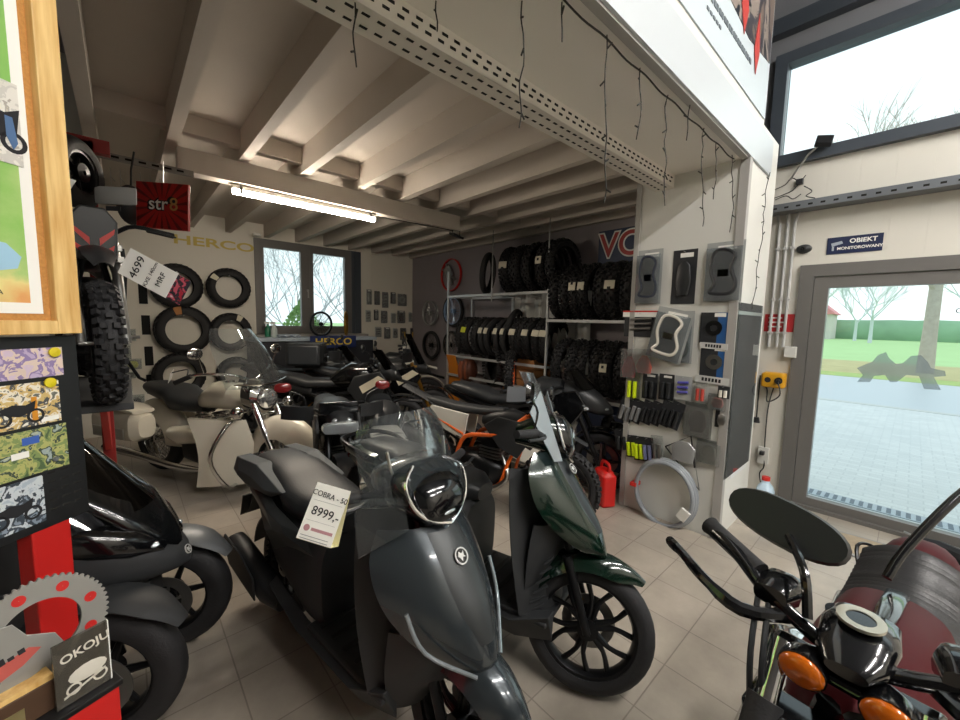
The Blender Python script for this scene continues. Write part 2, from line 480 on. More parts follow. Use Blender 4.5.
# ---- glazed door in the side wall
d = MB().bx(XW-.03, XW+.08, DY1-.1, DY1, 0, DZ1).bx(XW-.03, XW+.08, DY0, DY0+.1, 0, DZ1).bx(XW-.03, XW+.08, DY0+.1, DY1-.1, DZ1-.1, DZ1)
dr = struct(d.obj('door_1', ANT, smooth=False))
a0, a1 = DY0 + .1, DY1 - .1
lf = MB().bx(XW-.015, XW+.06, a1-.1, a1-.004, .03, DZ1-.104).bx(XW-.015, XW+.06, a0, a0+.1, .03, DZ1-.104).bx(XW-.015, XW+.06, a0+.1, a1-.1, DZ1-.2, DZ1-.104).bx(XW-.015, XW+.06, a0+.1, a1-.1, .03, .1)
lfo = lf.obj('leaf', mat('door_leaf_grey', '6d6b68', .4), dr, smooth=False)
MB().bx(XW+.02, XW+.028, a0+.1, a1-.1, .1, DZ1-.2).obj('pane', GLZ, lfo, smooth=False)
MB().bx(XW-.05, XW+.1, DY0, DY1, 0, .03).obj('threshold', ANT, dr, smooth=False)
# ---- high window
u = MB().bx(XW-.06, XW+.08, UY1-.09, UY1, UZ0, UZ1).bx(XW-.06, XW+.08, UY0, UY0+.09, UZ0, UZ1).bx(XW-.06, XW+.08, UY0+.09, UY1-.09, UZ0, UZ0+.09).bx(XW-.06, XW+.08, UY0+.09, UY1-.09, UZ1-.09, UZ1)
uo = struct(u.obj('window_3', ANTD, smooth=False))
MB().bx(XW+.02, XW+.028, UY0+.09, UY1-.09, UZ0+.09, UZ1-.09).obj('pane', GLZ, uo, smooth=False)
struct(MB().bx(XW-.1, XW, -4.5, 1.6, 4.13, 4.26).obj('purlin_beam', ANTD, smooth=False))
struct(MB().bx(-2.2, XW-.1, -1.2, -1.0, 4.42, 4.6).obj('roof_beam', ANTD, smooth=False))
# cable tray under the high window
tr = MB().bx(XW-.16, XW-.005, -4.4, 1.05, 2.60, 2.615).bx(XW-.165, XW-.155, -4.4, 1.05, 2.60, 2.66).bx(XW-.02, XW-.005, -4.4, 1.05, 2.60, 2.70)
tro = tag(tr.obj('cable_tray', mat('tray_steel', '777b80', .4, .6), smooth=False), 'long perforated grey steel cable tray under the high window', 'cable tray')
hs = MB()
y = -4.3
while y < 1: hs.bx(XW-.1655, XW-.163, y, y+.03, 2.62, 2.635); y += .08
hs.obj('slot', HOL, tro, smooth=False)

# ================================================================== OUTSIDE
PAVE = bpy.data.materials.new('outdoor_paving'); PAVE.use_nodes = True
nt = PAVE.node_tree; bs = nt.nodes['Principled BSDF']; bs.inputs['Roughness'].default_value = .6
tc = nt.nodes.new('ShaderNodeTexCoord'); br = nt.nodes.new('ShaderNodeTexBrick')
br.inputs['Scale'].default_value = 1; br.inputs['Brick Width'].default_value = .2; br.inputs['Row Height'].default_value = .1; br.inputs['Mortar Size'].default_value = .006
br.inputs['Color1'].default_value = lin('c6cacc'); br.inputs['Color2'].default_value = lin('d2d5d6'); br.inputs['Mortar'].default_value = lin('bcc1c4')
mpp = nt.nodes.new('ShaderNodeMapping'); mpp.inputs['Rotation'].default_value = (0, 0, R(90))
nt.links.new(tc.outputs['Object'], mpp.inputs[0]); nt.links.new(mpp.outputs[0], br.inputs['Vector']); nt.links.new(br.outputs['Color'], bs.inputs['Base Color'])
GRS = mat('field_grass', 'aed092', .9, vary=.15, scale=.6)
GRD = mat('verge_grass', 'bdb483', .9, vary=.3, scale=1.5)
struct(MB().bx(XW+.1, 11.9, -30, 30, -.12, -.03).obj('ground_paving', PAVE, smooth=False))
struct(MB().bx(11.9, 18.6, -60, 60, -.14, -.06).obj('road', mat('wet_asphalt', 'b4bcc4', .4), smooth=False))
struct(MB().bx(11.8, 12.0, -30, 30, -.12, -.02).obj('kerb', mat('kerb_grey', 'c4c6c4', .7), smooth=False))
struct(MB().bx(18.6, 20.2, -60, 60, -.14, -.05).obj('verge_ground', mat('verge_green', 'a8bd72', .9, vary=.25, scale=2), smooth=False))
struct(MB().bx(20.2, 28, -60, 60, -.14, -.045).obj('dry_verge_ground', GRD, smooth=False))
struct(MB().bx(28, 140, -120, 120, -.2, -.05).obj('field_ground', GRS, smooth=False))
struct(MB().bx(-40, XW+.1, YB+.1, 60, -.2, -.06).obj('garden_ground', mat('garden_soil', '9a9a80', .9, vary=.3, scale=1), smooth=False))
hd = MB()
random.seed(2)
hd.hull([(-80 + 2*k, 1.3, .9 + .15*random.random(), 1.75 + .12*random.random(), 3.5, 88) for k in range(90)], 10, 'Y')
hdo = hd.obj('hedge', mat('hazed_hedge', '8fb094', .95, vary=.3, scale=.4)); tag(hdo, 'long green hedge line, paled by painted haze, beyond the field outside the door', 'hedge')  # distance haze is painted into the pale hedge colour

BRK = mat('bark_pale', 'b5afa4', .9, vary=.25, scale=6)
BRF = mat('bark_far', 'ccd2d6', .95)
def branches(b, p, d, L, r, depth, spread=.55, up_=.12, n=5):
    q = p + d * L
    mid = (p + q) / 2 + Vector((random.uniform(-1, 1), random.uniform(-1, 1), 0)) * L * .06
    b.tube([p, mid, q], [r, r * .85, r * .68], n, caps=False)
    if depth == 0: return
    k = 3 if depth > 1 else 4
    for i in range(k):
        nd = (d + Vector((random.uniform(-1, 1), random.uniform(-1, 1), random.uniform(-.5, .7) + up_)) * spread).normalized()
        branches(b, p + (q - p) * random.uniform(.55, 1) if i else q, nd, L * random.uniform(.6, .82), r * .6, depth - 1, spread, up_, max(3, n - 1))
def tree(loc, h, r, depth, m, label, grp=None, trunk=.35, spread=.55):
    random.seed(int(loc[0]*31 + loc[1]*17))
    b = MB()
    b.tube([(0, 0, -.1), (.02*h, 0, h*trunk*.5), (0, 0, h*trunk)], [r*1.25, r, r*.9], 10)
    for i in range(5):
        a = i * 2 * PI / 5 + random.random()
        branches(b, Vector((0, 0, h*trunk*random.uniform(.8, 1))), Vector((math.cos(a)*spread*1.3, math.sin(a)*spread*1.3, 1)).normalized(), h*.26, r*.5, depth, spread)
    o = b.obj('bare_tree', m); o.location = loc
    return tag(o, label, 'tree', grp)
tree((22.8, -.40, -.05), 9.5, .2, 5, BRK, 'pale bare roadside tree with a thick trunk seen through the glass door', trunk=.36)
for i, (x, y, h_) in enumerate([(60, 12.5, 9), (64, 9, 10), (72, 15, 9), (66, 3.5, 9), (75, 5.5, 8), (58, -4, 9)]):
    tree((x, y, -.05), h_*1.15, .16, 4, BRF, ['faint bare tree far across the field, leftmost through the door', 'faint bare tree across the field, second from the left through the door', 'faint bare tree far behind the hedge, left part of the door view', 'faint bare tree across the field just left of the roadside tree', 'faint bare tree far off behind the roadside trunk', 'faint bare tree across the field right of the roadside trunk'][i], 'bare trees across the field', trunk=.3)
# garden behind the back window
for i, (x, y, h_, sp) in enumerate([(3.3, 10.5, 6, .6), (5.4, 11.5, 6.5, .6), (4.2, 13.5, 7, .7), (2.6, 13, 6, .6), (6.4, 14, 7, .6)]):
    tree((x, y, -.05), h_, .035, 4, mat('bark_hazed', 'a9aeb2', .9), ['bare thin-stemmed tree behind the left window pane', 'bare thin-stemmed tree behind the right window pane', 'taller bare tree standing behind the window mullion', 'bare tree at the left edge of the window view', 'bare tree at the right edge of the window view'][i], 'bare trees behind the back window', trunk=.15, spread=sp)  # bark lightened to a bluish tone, outdoor haze put into the colour
bush = MB()
random.seed(3)
for k in range(2600):
    a, c = random.random()*2*PI, random.random()
    rr = .72 * (1 - c**2.2) * math.sqrt(random.random())**.5
    p = Vector((math.cos(a)*rr, math.sin(a)*rr, .15 + 1.9*c))
    q = Euler((random.random()*6, random.random()*6, random.random()*6)).to_matrix()
    bush.add([p + q @ Vector(w) for w in ((-.03, -.014, 0), (.03, -.014, 0), (.034, .018, .012), (-.03, .018, -.006))], [(0, 1, 2, 3)])
bo = bush.obj('evergreen_bush', mat('bush_green', '8fb574', .8, vary=.3, scale=5), smooth=False); bo.location = (2.95, 9.1, -.06)
tag(bo, 'rounded light green bush outside the left window pane', 'bush')
bs2 = dup(bo, (5.3, 10.2, -.45), (0, 0, 1), 'low green bush at the foot of the right window pane')

# drain grate along the threshold outside
g = MB().bx(XW+.48, XW+.66, -1.4, .85, -.03, -.022)
gr = tag(g.obj('drain_grate', mat('grate_light', 'a9b4bf', .5), smooth=False), 'long slotted drain grate in the paving outside the glass door', 'drain grate')
sl = MB()
y = -1.38
while y < .8: sl.bx(XW+.50, XW+.64, y, y+.03, -.0225, -.0205); y += .06
sl.obj('slot', mat('grate_slot', '66727e', .7), gr, smooth=False)

# ================================================================== LIGHT
w = bpy.data.worlds.new('sky'); SC.world = w; w.use_nodes = True
nt = w.node_tree; bg = nt.nodes['Background']
tc = nt.nodes.new('ShaderNodeTexCoord'); nz = nt.nodes.new('ShaderNodeTexNoise'); nz.inputs['Scale'].default_value = 1.5; nz.inputs['Detail'].default_value = 4
cr = nt.nodes.new('ShaderNodeValToRGB'); cr.color_ramp.elements[0].color = (.80, .90, 1.0, 1); cr.color_ramp.elements[1].color = (.95, .98, 1.0, 1)
cr.color_ramp.elements[0].position = .35; cr.color_ramp.elements[1].position = .65
nt.links.new(tc.outputs['Generated'], nz.inputs['Vector']); nt.links.new(nz.outputs['Fac'], cr.inputs[0]); nt.links.new(cr.outputs[0], bg.inputs['Color'])
SKY_STRENGTH = 1.1
bg.inputs['Strength'].default_value = SKY_STRENGTH

LED = emit_mat('tube_light', 'fff0dc', 88)
LEDH = emit_mat('hall_tube_light', 'fbf6f0', 140)
LBODY = mat('lamp_body', 'e6e2d8', .5)
def tube_lamp(loc, length, rotz, label, led, grp=None):
    t = thing('tube_lamp', label, 'lamp', loc, (0, 0, rotz), grp)
    MB().bx(-length/2, length/2, -.03, .03, .0, .035).obj('housing', LBODY, t, bevel=.004)
    b = MB(); b.hull([(-length/2+.01, -.012, .034, .022, 2.5), (length/2-.01, -.012, .034, .022, 2.5)], 14)
    b.obj('diffuser', led, t)
    c = MB()
    for x in (-length/2 + .06, length/2 - .06): c.bx(x-.01, x+.01, -.036, .036, -.03, .05)
    c.obj('clip', STL, t, smooth=False)
    return t
tube_lamp((1.33, 3.78, 2.61), 1.25, 0, 'lit white tube lamp fixed under the white cross beam', LED)
for i, (x, y) in enumerate([(1.0, -1.3), (2.9, -1.3), (1.0, -3.1), (2.9, -3.1)]):
    tube_lamp((x, y, 4.15), 1.5, 0, ['hall tube lamp above and behind the viewer', 'hall tube lamp above the red cruiser', 'rear hall tube lamp on the left', 'rear hall tube lamp on the right'][i], LEDH, 'hall ceiling tube lamps')

SC.view_settings.view_transform = 'Standard'
try: SC.view_settings.look = 'None'
except Exception: pass
SC.view_settings.exposure = .6; SC.view_settings.gamma = 1
SC.view_settings.use_curve_mapping = False
# ================================================================== TYRES AND WHEELS
def tyre_prof(Ro, Ri, w, k=7):
    """outer carcass section from bead to bead, then back inside"""
    out = []; hh = Ro - Ri
    for i in range(k * 2 + 1):
        a = PI * i / (2 * k)
        c, s = math.cos(a), math.sin(a)
        out.append((Ri + hh * s ** .9, w/2 * math.copysign(abs(c) ** .8, c) * (.8 + .2 * min(1, s * 2.2))))
    t = min(.014, hh * .2)
    return out + [(max(Ri, r - t), y * .86) for r, y in reversed(out)]
def tyre_mb(Ro, Ri, w, knob=0, n=40, b=None, seed=1):
    b = b or MB()
    kr = .014 if knob else 0
    b.lathe(tyre_prof(Ro - kr, Ri, w), n=n, closed=True)
    if knob == 1:            # off-road blocks
        N = int(2 * PI * Ro / .052)
        rows = [(-.42, .75, .03), (-.22, .25, .028), (.0, .0, .03), (.22, .25, .028), (.42, .75, .03)]
        for i in range(N):
            for j, (fy, tilt, sz) in enumerate(rows):
                if j in (1, 3) and i % 2: continue
                if j == 2 and not i % 2: continue
                a = 2*PI*(i + (.5 if j in (0, 4) else 0)) / N
                y = fy * w; dr = Ri + (Ro - kr*.5 - Ri) * math.sqrt(1 - (2*fy)**2)**.8 + (.012 if abs(fy) > .4 else 0)
                m = Matrix.Rotation(-a, 3, 'Y') @ Matrix.Rotation(math.copysign(tilt, fy), 3, 'Z')
                b.box((dr*math.cos(a), y, dr*math.sin(a)), (.03, .03*w/.12, sz), m)
    elif knob == 2:          # block road tread: angled grooves as raised slabs
        N = int(2 * PI * Ro / .06)
        for i in range(N):
            for sgn in (-1, 1):
                a = 2*PI*(i + (.5 if sgn > 0 else 0)) / N
                m = Matrix.Rotation(-a, 3, 'Y') @ Matrix.Rotation(sgn*.5, 3, 'X')
                b.box(((Ro-.009)*math.cos(a), sgn*w*.17, (Ro-.009)*math.sin(a)), (.014, w*.28, .035), m @ Matrix.Rotation(sgn*.35, 3, 'Z'))
    return b

def rim_mb(Ri, w, hub=.045, style='spoke', n=36, nsp=5, b=None):
    b = b or MB()
    b.lathe([(Ri+.006, -w*.42), (Ri-.012, -w*.40), (Ri-.02, -w*.2), (Ri-.02, w*.2), (Ri-.012, w*.40), (Ri+.006, w*.42), (Ri+.0, w*.3), (Ri+.0, -w*.3)], n=n, closed=True)
    b.lathe([(.012, -w*.5), (hub, -w*.46), (hub*.8, -w*.15), (hub*.8, w*.15), (hub, w*.46), (.012, w*.5)], n=20, closed=True)
    if style == 'wire':
        for i in range(36):
            a = 2*PI*i/36; o = .35 if i % 2 else -.35; s = 1 if i % 4 < 2 else -1
            b.tube([(hub*.95*math.cos(a+o), s*w*.42, hub*.95*math.sin(a+o)), ((Ri-.016)*math.cos(a), 0, (Ri-.016)*math.sin(a))], .0026, 4, caps=False)
    elif style == 'split':        # pairs of bent bars
        for i in range(nsp):
            a = 2*PI*i/nsp + .3
            for s in (-1, 1):
                p0 = (hub*.8*math.cos(a + s*.25), 0, hub*.8*math.sin(a + s*.25))
                p1 = ((Ri*.55)*math.cos(a + s*.14), 0, (Ri*.55)*math.sin(a + s*.14))
                p2 = ((Ri-.014)*math.cos(a + s*.30), 0, (Ri-.014)*math.sin(a + s*.30))
                b.tube([p0, p1, p2], [.014, .0105, .012], 8, caps=False, smooth=3)
    else:
        for i in range(nsp):
            a = 2*PI*i/nsp
            b.tube([(hub*.7*math.cos(a), 0, hub*.7*math.sin(a)), ((Ri-.014)*math.cos(a+.12), 0, (Ri-.014)*math.sin(a+.12))], [.017, .011], 8, caps=False)
    return b
def disc_mb(r, y, b=None):
    b = b or MB()
    b.lathe([(r*.62, y-.002), (r, y-.002), (r, y+.002), (r*.62, y+.002)], n=32, closed=True)
    for i in range(6):
        a = 2*PI*i/6
        b.tube([(r*.3*math.cos(a), y, r*.3*math.sin(a)), (r*.66*math.cos(a+.2), y, r*.66*math.sin(a+.2))], .006, 5, caps=False)
    return b
HOLED = mat('brake_steel', '8f8f8d', .35, .9)
def wheel(parent, name, loc, Ro, Ri, w, rimm, style='split', nsp=5, rotz=0, lean=0, knob=0, disc=.11, disc_y=None):
    r = rim_mb(Ri, w*.8, style=style, nsp=nsp).obj(name, rimm, parent)
    r.location = loc; r.rotation_euler = (lean, 0, rotz)
    tyre_mb(Ro, Ri, w, knob).obj('tyre', RUB, r)
    if disc: disc_mb(disc, w*.48 if disc_y is None else disc_y).obj('brake_disc', HOLED, r)
    return r

# ================================================================== SCOOTERS
def steer(x, ang, rake=R(26)):
    """turn of the front end about its steering head"""
    h = Vector((x, 0, .9))
    ax = Vector((-math.sin(rake), 0, math.cos(rake)))
    return Matrix.Translation(h) @ Matrix.Rotation(ang, 4, ax) @ Matrix.Translation(-h)

def front_shell(levels, n=18, p=2.2, t=.012, q=1.0):
    """apron: horizontal slices (z, nose x, half width, edge x)"""
    def fn(u, v):
        k = v * (len(levels) - 1); i = min(int(k), len(levels) - 2); f = k - i
        # smooth between the slices
        A = [levels[max(i-1, 0)], levels[i], levels[i+1], levels[min(i+2, len(levels)-1)]]
        c = [.5*((2*A[1][j]) + (A[2][j]-A[0][j])*f + (2*A[0][j]-5*A[1][j]+4*A[2][j]-A[3][j])*f*f + (3*A[1][j]-A[0][j]-3*A[2][j]+A[3][j])*f**3) for j in range(4)]
        z, xn, hw, xe = c
        s = 2 * u - 1
        return (xe + (xn - xe) * (1 - abs(s) ** p) ** q, hw * s, z)
    return MB().sheet(fn, n, 5 * (len(levels) - 1), t)

BADGE_RING = mat('badge_white', 'd8d8d6', .3, .3)
def badge(parent, M, r):
    b = MB(M); b.lathe([(r*.84, 0), (r, 0), (r, .004), (r*.84, .004)], axis='Z', n=28, closed=True)
    o = b.obj('badge', BADGE_RING, parent)
    c = MB(M)
    c.prism([(-r*.55, r*.1), (-r*.2, r*.55), (r*.1, r*.2), (r*.5, r*.45), (r*.35, -r*.05), (r*.55, -r*.3), (r*.1, -r*.2), (-r*.1, -r*.6), (-r*.3, -r*.15)], .001, .004, 'Z')
    c.obj('emblem', BADGE_RING, o, smooth=False)
    MB(M).lathe([(.0005, .0015), (r*.84, .0015)], axis='Z', n=28).obj('badge_field', GLS, o)
    return o

def scooter(t, P):
    paint, dark = P['paint'], P.get('dark', BLKM)
    wr, ri, tw = P['wheel']; xa = P.get('xa', .66); xb = P.get('xb', -.64)
    S = steer(P.get('hx', .42), P.get('steer', 0))
    # rear end
    wheel(t, 'rear_wheel', (xb, 0, wr), wr, ri, tw, DKM, 'split')
    b = MB(); b.hull([(xb-.02, wr+.02, .05, .06, 3, .09), (xb+.22, wr+.03, .07, .1, 3, .07), (xb+.45, wr+.06, .1, .1, 3, .04)], 14)
    b.obj('engine', DKM, t)
    b = MB(); b.hull([(xb-.27, wr+.09, .05, .06, 3, -.17), (xb-.2, wr+.08, .055, .065, 3, -.17), (xb+.15, wr+.02, .055, .06, 3, -.165), (xb+.25, wr-.02, .03, .035, 2, -.15)], 16)
    mu = b.obj('muffler', BLK, t)
    b = MB(); b.prism([(xb-.28, wr+.14), (xb-.25, wr+.18), (xb-.05, wr+.155), (xb+.12, wr+.085), (xb+.13, wr-.02), (xb-.02, wr+.0), (xb-.2, wr+.03)], -.232, -.224)
    b.obj('heat_shield', BLKM, mu, bevel=.003)
    MB().cyl((xb-.285, -.17, wr+.095), (xb-.262, -.17, wr+.09), .028, n=16).obj('outlet', ALU, mu)
    b = MB()
    for sy in (-.12, .12): 
        b.tube([(xb+.02, sy, wr+.02), (xb+.1, sy, wr+.36)], .012, 8)
        b.tube([(xb+.035+.06*k/26 + .0, sy+.024*math.cos(k*1.6), wr+.08+.22*k/26+.0) if True else 0 for k in range(27)], .005, 5)
    b.obj('shock', DKM, t)
    a = MB(); a.lathe([(wr+.045, -tw*.6), (wr+.055, 0), (wr+.045, tw*.6), (wr+.037, tw*.6), (wr+.047, 0), (wr+.037, -tw*.6)], c=(xb, 0, wr), n=16, closed=True, arc=(R(65), R(170)))
    a.obj('rear_fender', dark, t)
    # body under the seat
    b = MB()
    b.hull([(xb-.2, .70, .08, .07, 3), (xb-.05, .66, .13, .12, 3), (xb+.2, .56, .165, .2, 3.2), (-.12, .49, .175, .23, 3.4), (-.02, .48, .165, .22, 3.6), (.0, .48, .15, .2, 3.6)], 24)
    b.obj('seat_body', dark, t)
    # faceted painted side panels
    for s in (-1, 1):
        b = MB()
        o = [(xb-.27, .745), (xb-.2, .80), (xb+.25, .73), (-.1, .69), (-.02, .62), (-.25, .57), (xb+.22, .5), (xb-.05, .62)]
        inn = [(x*.96 - .015, z) for x, z in o]
        sec0 = [(x, s*(.10 if i in (0, 1, 7) else .165), z) for i, (x, z) in enumerate(o)]
        cx = sum(x for x, z in o)/8; cz = sum(z for x, z in o)/8
        sec1 = [(cx + (x-cx)*.55, s*(.165 if i in (0, 1, 7) else .2), cz + (z-cz)*.45 + .02) for i, (x, z) in enumerate(o)]
        b.loft([sec0, sec1]); b.obj('side_panel', P.get('side', paint), t, smooth=False, bevel=.006)
        # floor skirt
        b = MB(); b.loft([[(xb+.2, s*.15, .36), (xb+.2, s*.19, .33), (xb+.2, s*.15, .22)], [(-.1, s*.16, .31), (-.1, s*.215, .29), (-.1, s*.15, .18)], [(.3, s*.16, .31), (.3, s*.215, .29), (.3, s*.15, .18)], [(.47, s*.13, .36), (.47, s*.19, .36), (.47, s*.13, .22)]])
        b.obj('floor_skirt', P.get('skirt', dark), t, bevel=.004)
    # seat, stepped
    b = MB()
    b.hull([(xb-.22, .81, .07, .03, 2.6), (xb-.12, .82, .11, .05, 2.8), (xb+.12, .81, .13, .06, 2.8), (xb+.24, .775, .145, .07, 2.8), (xb+.3, .755, .16, .07, 2.8), (-.22, .75, .155, .065, 2.8), (-.05, .745, .12, .06, 2.8), (.02, .73, .07, .04, 2.6)], 24)
    b.obj('seat', P.get('seatm', LEA), t)
    # tail
    b = MB(); b.hull([(xb-.33, .775, .05, .02, 3), (xb-.3, .785, .1, .035, 3), (xb-.15, .79, .145, .045, 3), (xb+.02, .775, .155, .05, 3)], 18)
    b.obj('tail_cowl', paint, t)
    MB().hull([(xb-.335, .745, .06, .022, 3), (xb-.29, .745, .09, .03, 3)], 14).obj('tail_light', REDL, t)
    if P.get('tailfacet'):
        for s in (-1, 1):
            b = MB(); o = [(xb-.30, .76), (xb-.24, .845), (xb+.02, .865), (xb+.30, .80), (xb+.18, .745), (xb-.1, .715)]
            cx, cz = xb-.0, .79
            b.loft([[(x, s*.09, z) for x, z in o], [(x, s*.16, z) for x, z in o], [(cx + (x-cx)*.6, s*.185, cz + (z-cz)*.35 - .01) for x, z in o]])
            b.obj('tail_panel', P['tailfacet'], t, smooth=False, bevel=.004)
    gr_ = MB()
    for s in (-1, 1) if not P.get('tailfacet') else (): gr_.tube([(xb-.02, s*.165, .80), (xb-.15, s*.185, .84), (xb-.28, s*.14, .855), (xb-.31, 0, .86)], .014, 8, smooth=4)
    if gr_.v: gr_.obj('grab_rail', P.get('rail', DKM), t)
    b = MB(); b.box((xb-.33, 0, .56), (.012, .12, .22), (0, .5, 0)).box((xb-.38, 0, .5), (.006, .2, .14), (0, .35, 0))
    b.obj('plate_holder', BLKM, t)
    # floorboard
    b = MB(); b.bx(-.05, .46, -.19, .19, .30, .325)
    fb = b.obj('floorboard', dark, t, bevel=.008)
    b = MB()
    for k in range(5): b.bx(.0 + k*.085, .02 + k*.085, -.16, .16, .323, .331)
    b.obj('rubber_rib', RUBG, fb, smooth=False)
    # leg shield inner face
    b = MB(); b.sheet(lambda u, v: (P.get('hx', .42)-.02 - .1*v + .11*(1 - abs(2*u-1)**2), (.2 - .03*v + .03*math.sin(v*PI)) * (2*u-1), .32 + .62*v), 12, 8, .012)
    b.obj('leg_shield', dark, t)
    # apron
    lv = P['apron']
    ap = front_shell(lv).obj('apron', paint, t)
    c = P['centre']
    cp = front_shell(c, p=2.0, t=.006).obj('centre_panel', P.get('centre_m', dark), ap)
    if P.get('cowl_low'):
        front_shell(P['cowl_low'], p=2.6).obj('lower_cowl', dark, t)
    for s in (-1, 1) if P.get('drl') else ():
        pts = [Vector((x, s*y, z)) for x, y, z in P['drl']]
        d = MB(); d.tube(pts, .0065, 8, smooth=5)
        d.obj('turn_signal', mat('drl_lens', '9aa2a6', .15, .5), t)
    bz, bxx = P['badge']
    badge(cp, frame((bxx, 0, bz), (0, 1, 0), P.get('badge_up', (-.35, 0, 1))) @ Matrix.Translation((0, 0, .004)), P.get('badge_r', .03))
    # front end
    fw_ = wheel(t, 'front_wheel', (0, 0, 0), wr, ri, tw, DKM, P.get('rim', 'split'), nsp=P.get('nsp', 5), disc=wr*.42)
    fw_.matrix_local = S @ Matrix.Translation((xa, 0, wr))
    tu = MB(S)
    for s in (-1, 1): tu.tube([(xa, s*tw*.72, wr), (xa-.11, s*tw*.66, wr+.30)], [.017, .021], 10)
    tu.cyl((xa, -tw*.85, wr), (xa, tw*.85, wr), .012)
    tu.tube([(xa-.1, 0, wr+.3), (P.get('hx', .42)-.02, 0, .95)], .022, 8)
    tu.obj('fork', DKM, t)
    cal = MB(S); cal.box((xa-.06, tw*.62, wr+.085), (.06, .035, .045), (0, .6, 0)); cal.obj('brake_caliper', GLD if P.get('gold') else DKM, t, bevel=.006)
    a0, a1 = P.get('fend', (R(20), R(165)))
    f = MB(S)
    def ffn(u, v):
        a = a0 + (a1-a0)*u; s = 2*v-1
        tp = 1 - .75 * max(0, (.28-u)/.28)**1.6
        rr = wr + .028 + .02*(1-s*s)
        dz = -.05*abs(s)**3 * (1 if u > .15 else u/.15)
        return (xa + (rr+dz)*math.cos(a), tw*.72*s*tp, wr + (rr+dz)*math.sin(a))
    f.sheet(ffn, 22, 10, .006); f.obj('front_fender', paint, t)
    # handlebar
    h = MB(S @ Matrix.Translation((P.get('hx', .42)-.42, 0, 0)))
    SH = S @ Matrix.Translation((P.get('hx', .42)-.42, 0, 0))
    zc = P.get('zbar', 1.0)
    h.tube([(.33, -.33, zc+.02), (.38, -.2, zc+.02), (.40, 0, zc-.02), (.38, .2, zc+.02), (.33, .33, zc+.02)], .012, 8, smooth=4)
    hb = h.obj('handlebar', DKM, t)
    for s in (-1, 1):
        MB(SH).tube([(.375, s*.21, zc+.02), (.32, s*.345, zc+.02)], [.019, .017], 12).obj('grip', RUB, hb)
        MB(SH).tube([(.41, s*.2, zc+.015), (.42, s*.26, zc+.01), (.375, s*.36, zc+.005)], .006, 6, smooth=3).obj('brake_lever', BLK, hb)
        if P.get('mirrors', True):
            m = MB(SH); m.tube([(.38, s*.19, zc+.03), (.40, s*.24, zc+.14), (.38, s*.3, zc+.2)], .006, 6, smooth=3)
            m.hull([(.372, zc+.23, .07, .045, 2.6, s*.33), (.385, zc+.23, .062, .04, 2.4, s*.33), (.398, zc+.23, .03, .02, 2, s*.33)], 16)
            m.obj('mirror', BLK, hb)
    cw = MB(S); cw.hull(P['cowl'], 24); cwo = cw.obj('handlebar_cowl', paint, t)
    v = MB(S); v.hull(P['visor'], 24); vo = v.obj('headlamp', GLS, t)
    for q in P['lamps']:
        l = MB(S); l.ball(q[:3], q[3:], 14, 8); l.obj('lamp_lens', LENS, vo)
    if 'vtrim' in P:
        for s in (-1, 1): MB(S).tube([(x, s*y, z) for x, y, z in P['vtrim']], .006, 6, smooth=4).obj('chrome_trim', CHR, vo)
    # stand
    MB().tube([(.0, .15, .25), (-.05, .24, .02), (-.02, .26, .0)], .011, 8).obj('side_stand', DKM, t)
    return t, S
# ---- grey scooter with the tall clear screen
GREY = mat('graphite_paint', '363d41', .24, .4, coat=.7)
GREYM = mat('graphite_satin', '3a3d3e', .42, .3)
g = thing('scooter', 'graphite grey scooter with tall clear windscreen and white price card', 'scooter', (.70, 1.57, 0), Euler((0, 0, R(-82))))
PG = dict(paint=GREY, dark=BLKM, side=GREYM, tailfacet=mat('graphite_tail', '484d4f', .6, .1), wheel=(.25, .165, .12), xa=.66, xb=-.62, steer=R(0), mirrors=False,
  apron=[(.48, .775, .03, .74), (.53, .785, .11, .66), (.62, .755, .185, .57), (.72, .70, .225, .50), (.83, .62, .225, .45), (.915, .545, .18, .43)],
  centre=[(.60, .773, .04, .755), (.68, .735, .08, .695), (.76, .682, .095, .64), (.84, .622, .095, .58), (.90, .57, .075, .54)], centre_m=GREYM,
  cowl_low=[(.24, .50, .13, .44), (.34, .56, .17, .46), (.46, .66, .19, .48), (.6, .68, .19, .5)],
  drl=[(.60, .20, .72), (.66, .175, .61), (.765, .06, .515)], badge=(.825, .634), badge_r=.027, badge_up=(-.75, 0, 1), zbar=1.0,
  cowl=[(.28, 1.02, .10, .05, 3), (.36, 1.035, .135, .075, 3), (.46, 1.035, .14, .085, 2.8), (.52, 1.02, .12, .075, 2.6)],
  visor=[(.44, 1.005, .125, .08, 2.4), (.52, 1.0, .12, .085, 2.2), (.57, .985, .09, .066, 2.1), (.585, .975, .055, .045, 2)],
  lamps=[(.568, .035, 1.005, .012, .032, .014), (.568, -.035, 1.005, .012, .032, .014), (.575, 0, .962, .014, .04, .01)],
  vtrim=[(.59, 0, .925), (.57, .07, .95), (.545, .12, 1.0), (.51, .13, 1.07), (.475, .07, 1.11)])
g, S = scooter(g, PG)
def scr(u, v):
    s = 2*u-1
    w = .215 * (1 - .08*v - .25*max(0, v-.7)**2*8)
    return (.51 - .10*v - .10*s*s, w*s, 1.0 + .28*v - .035*abs(s)**3*v)
sc = MB(S).sheet(scr, 18, 10, .004).obj('windscreen', CLR, g)
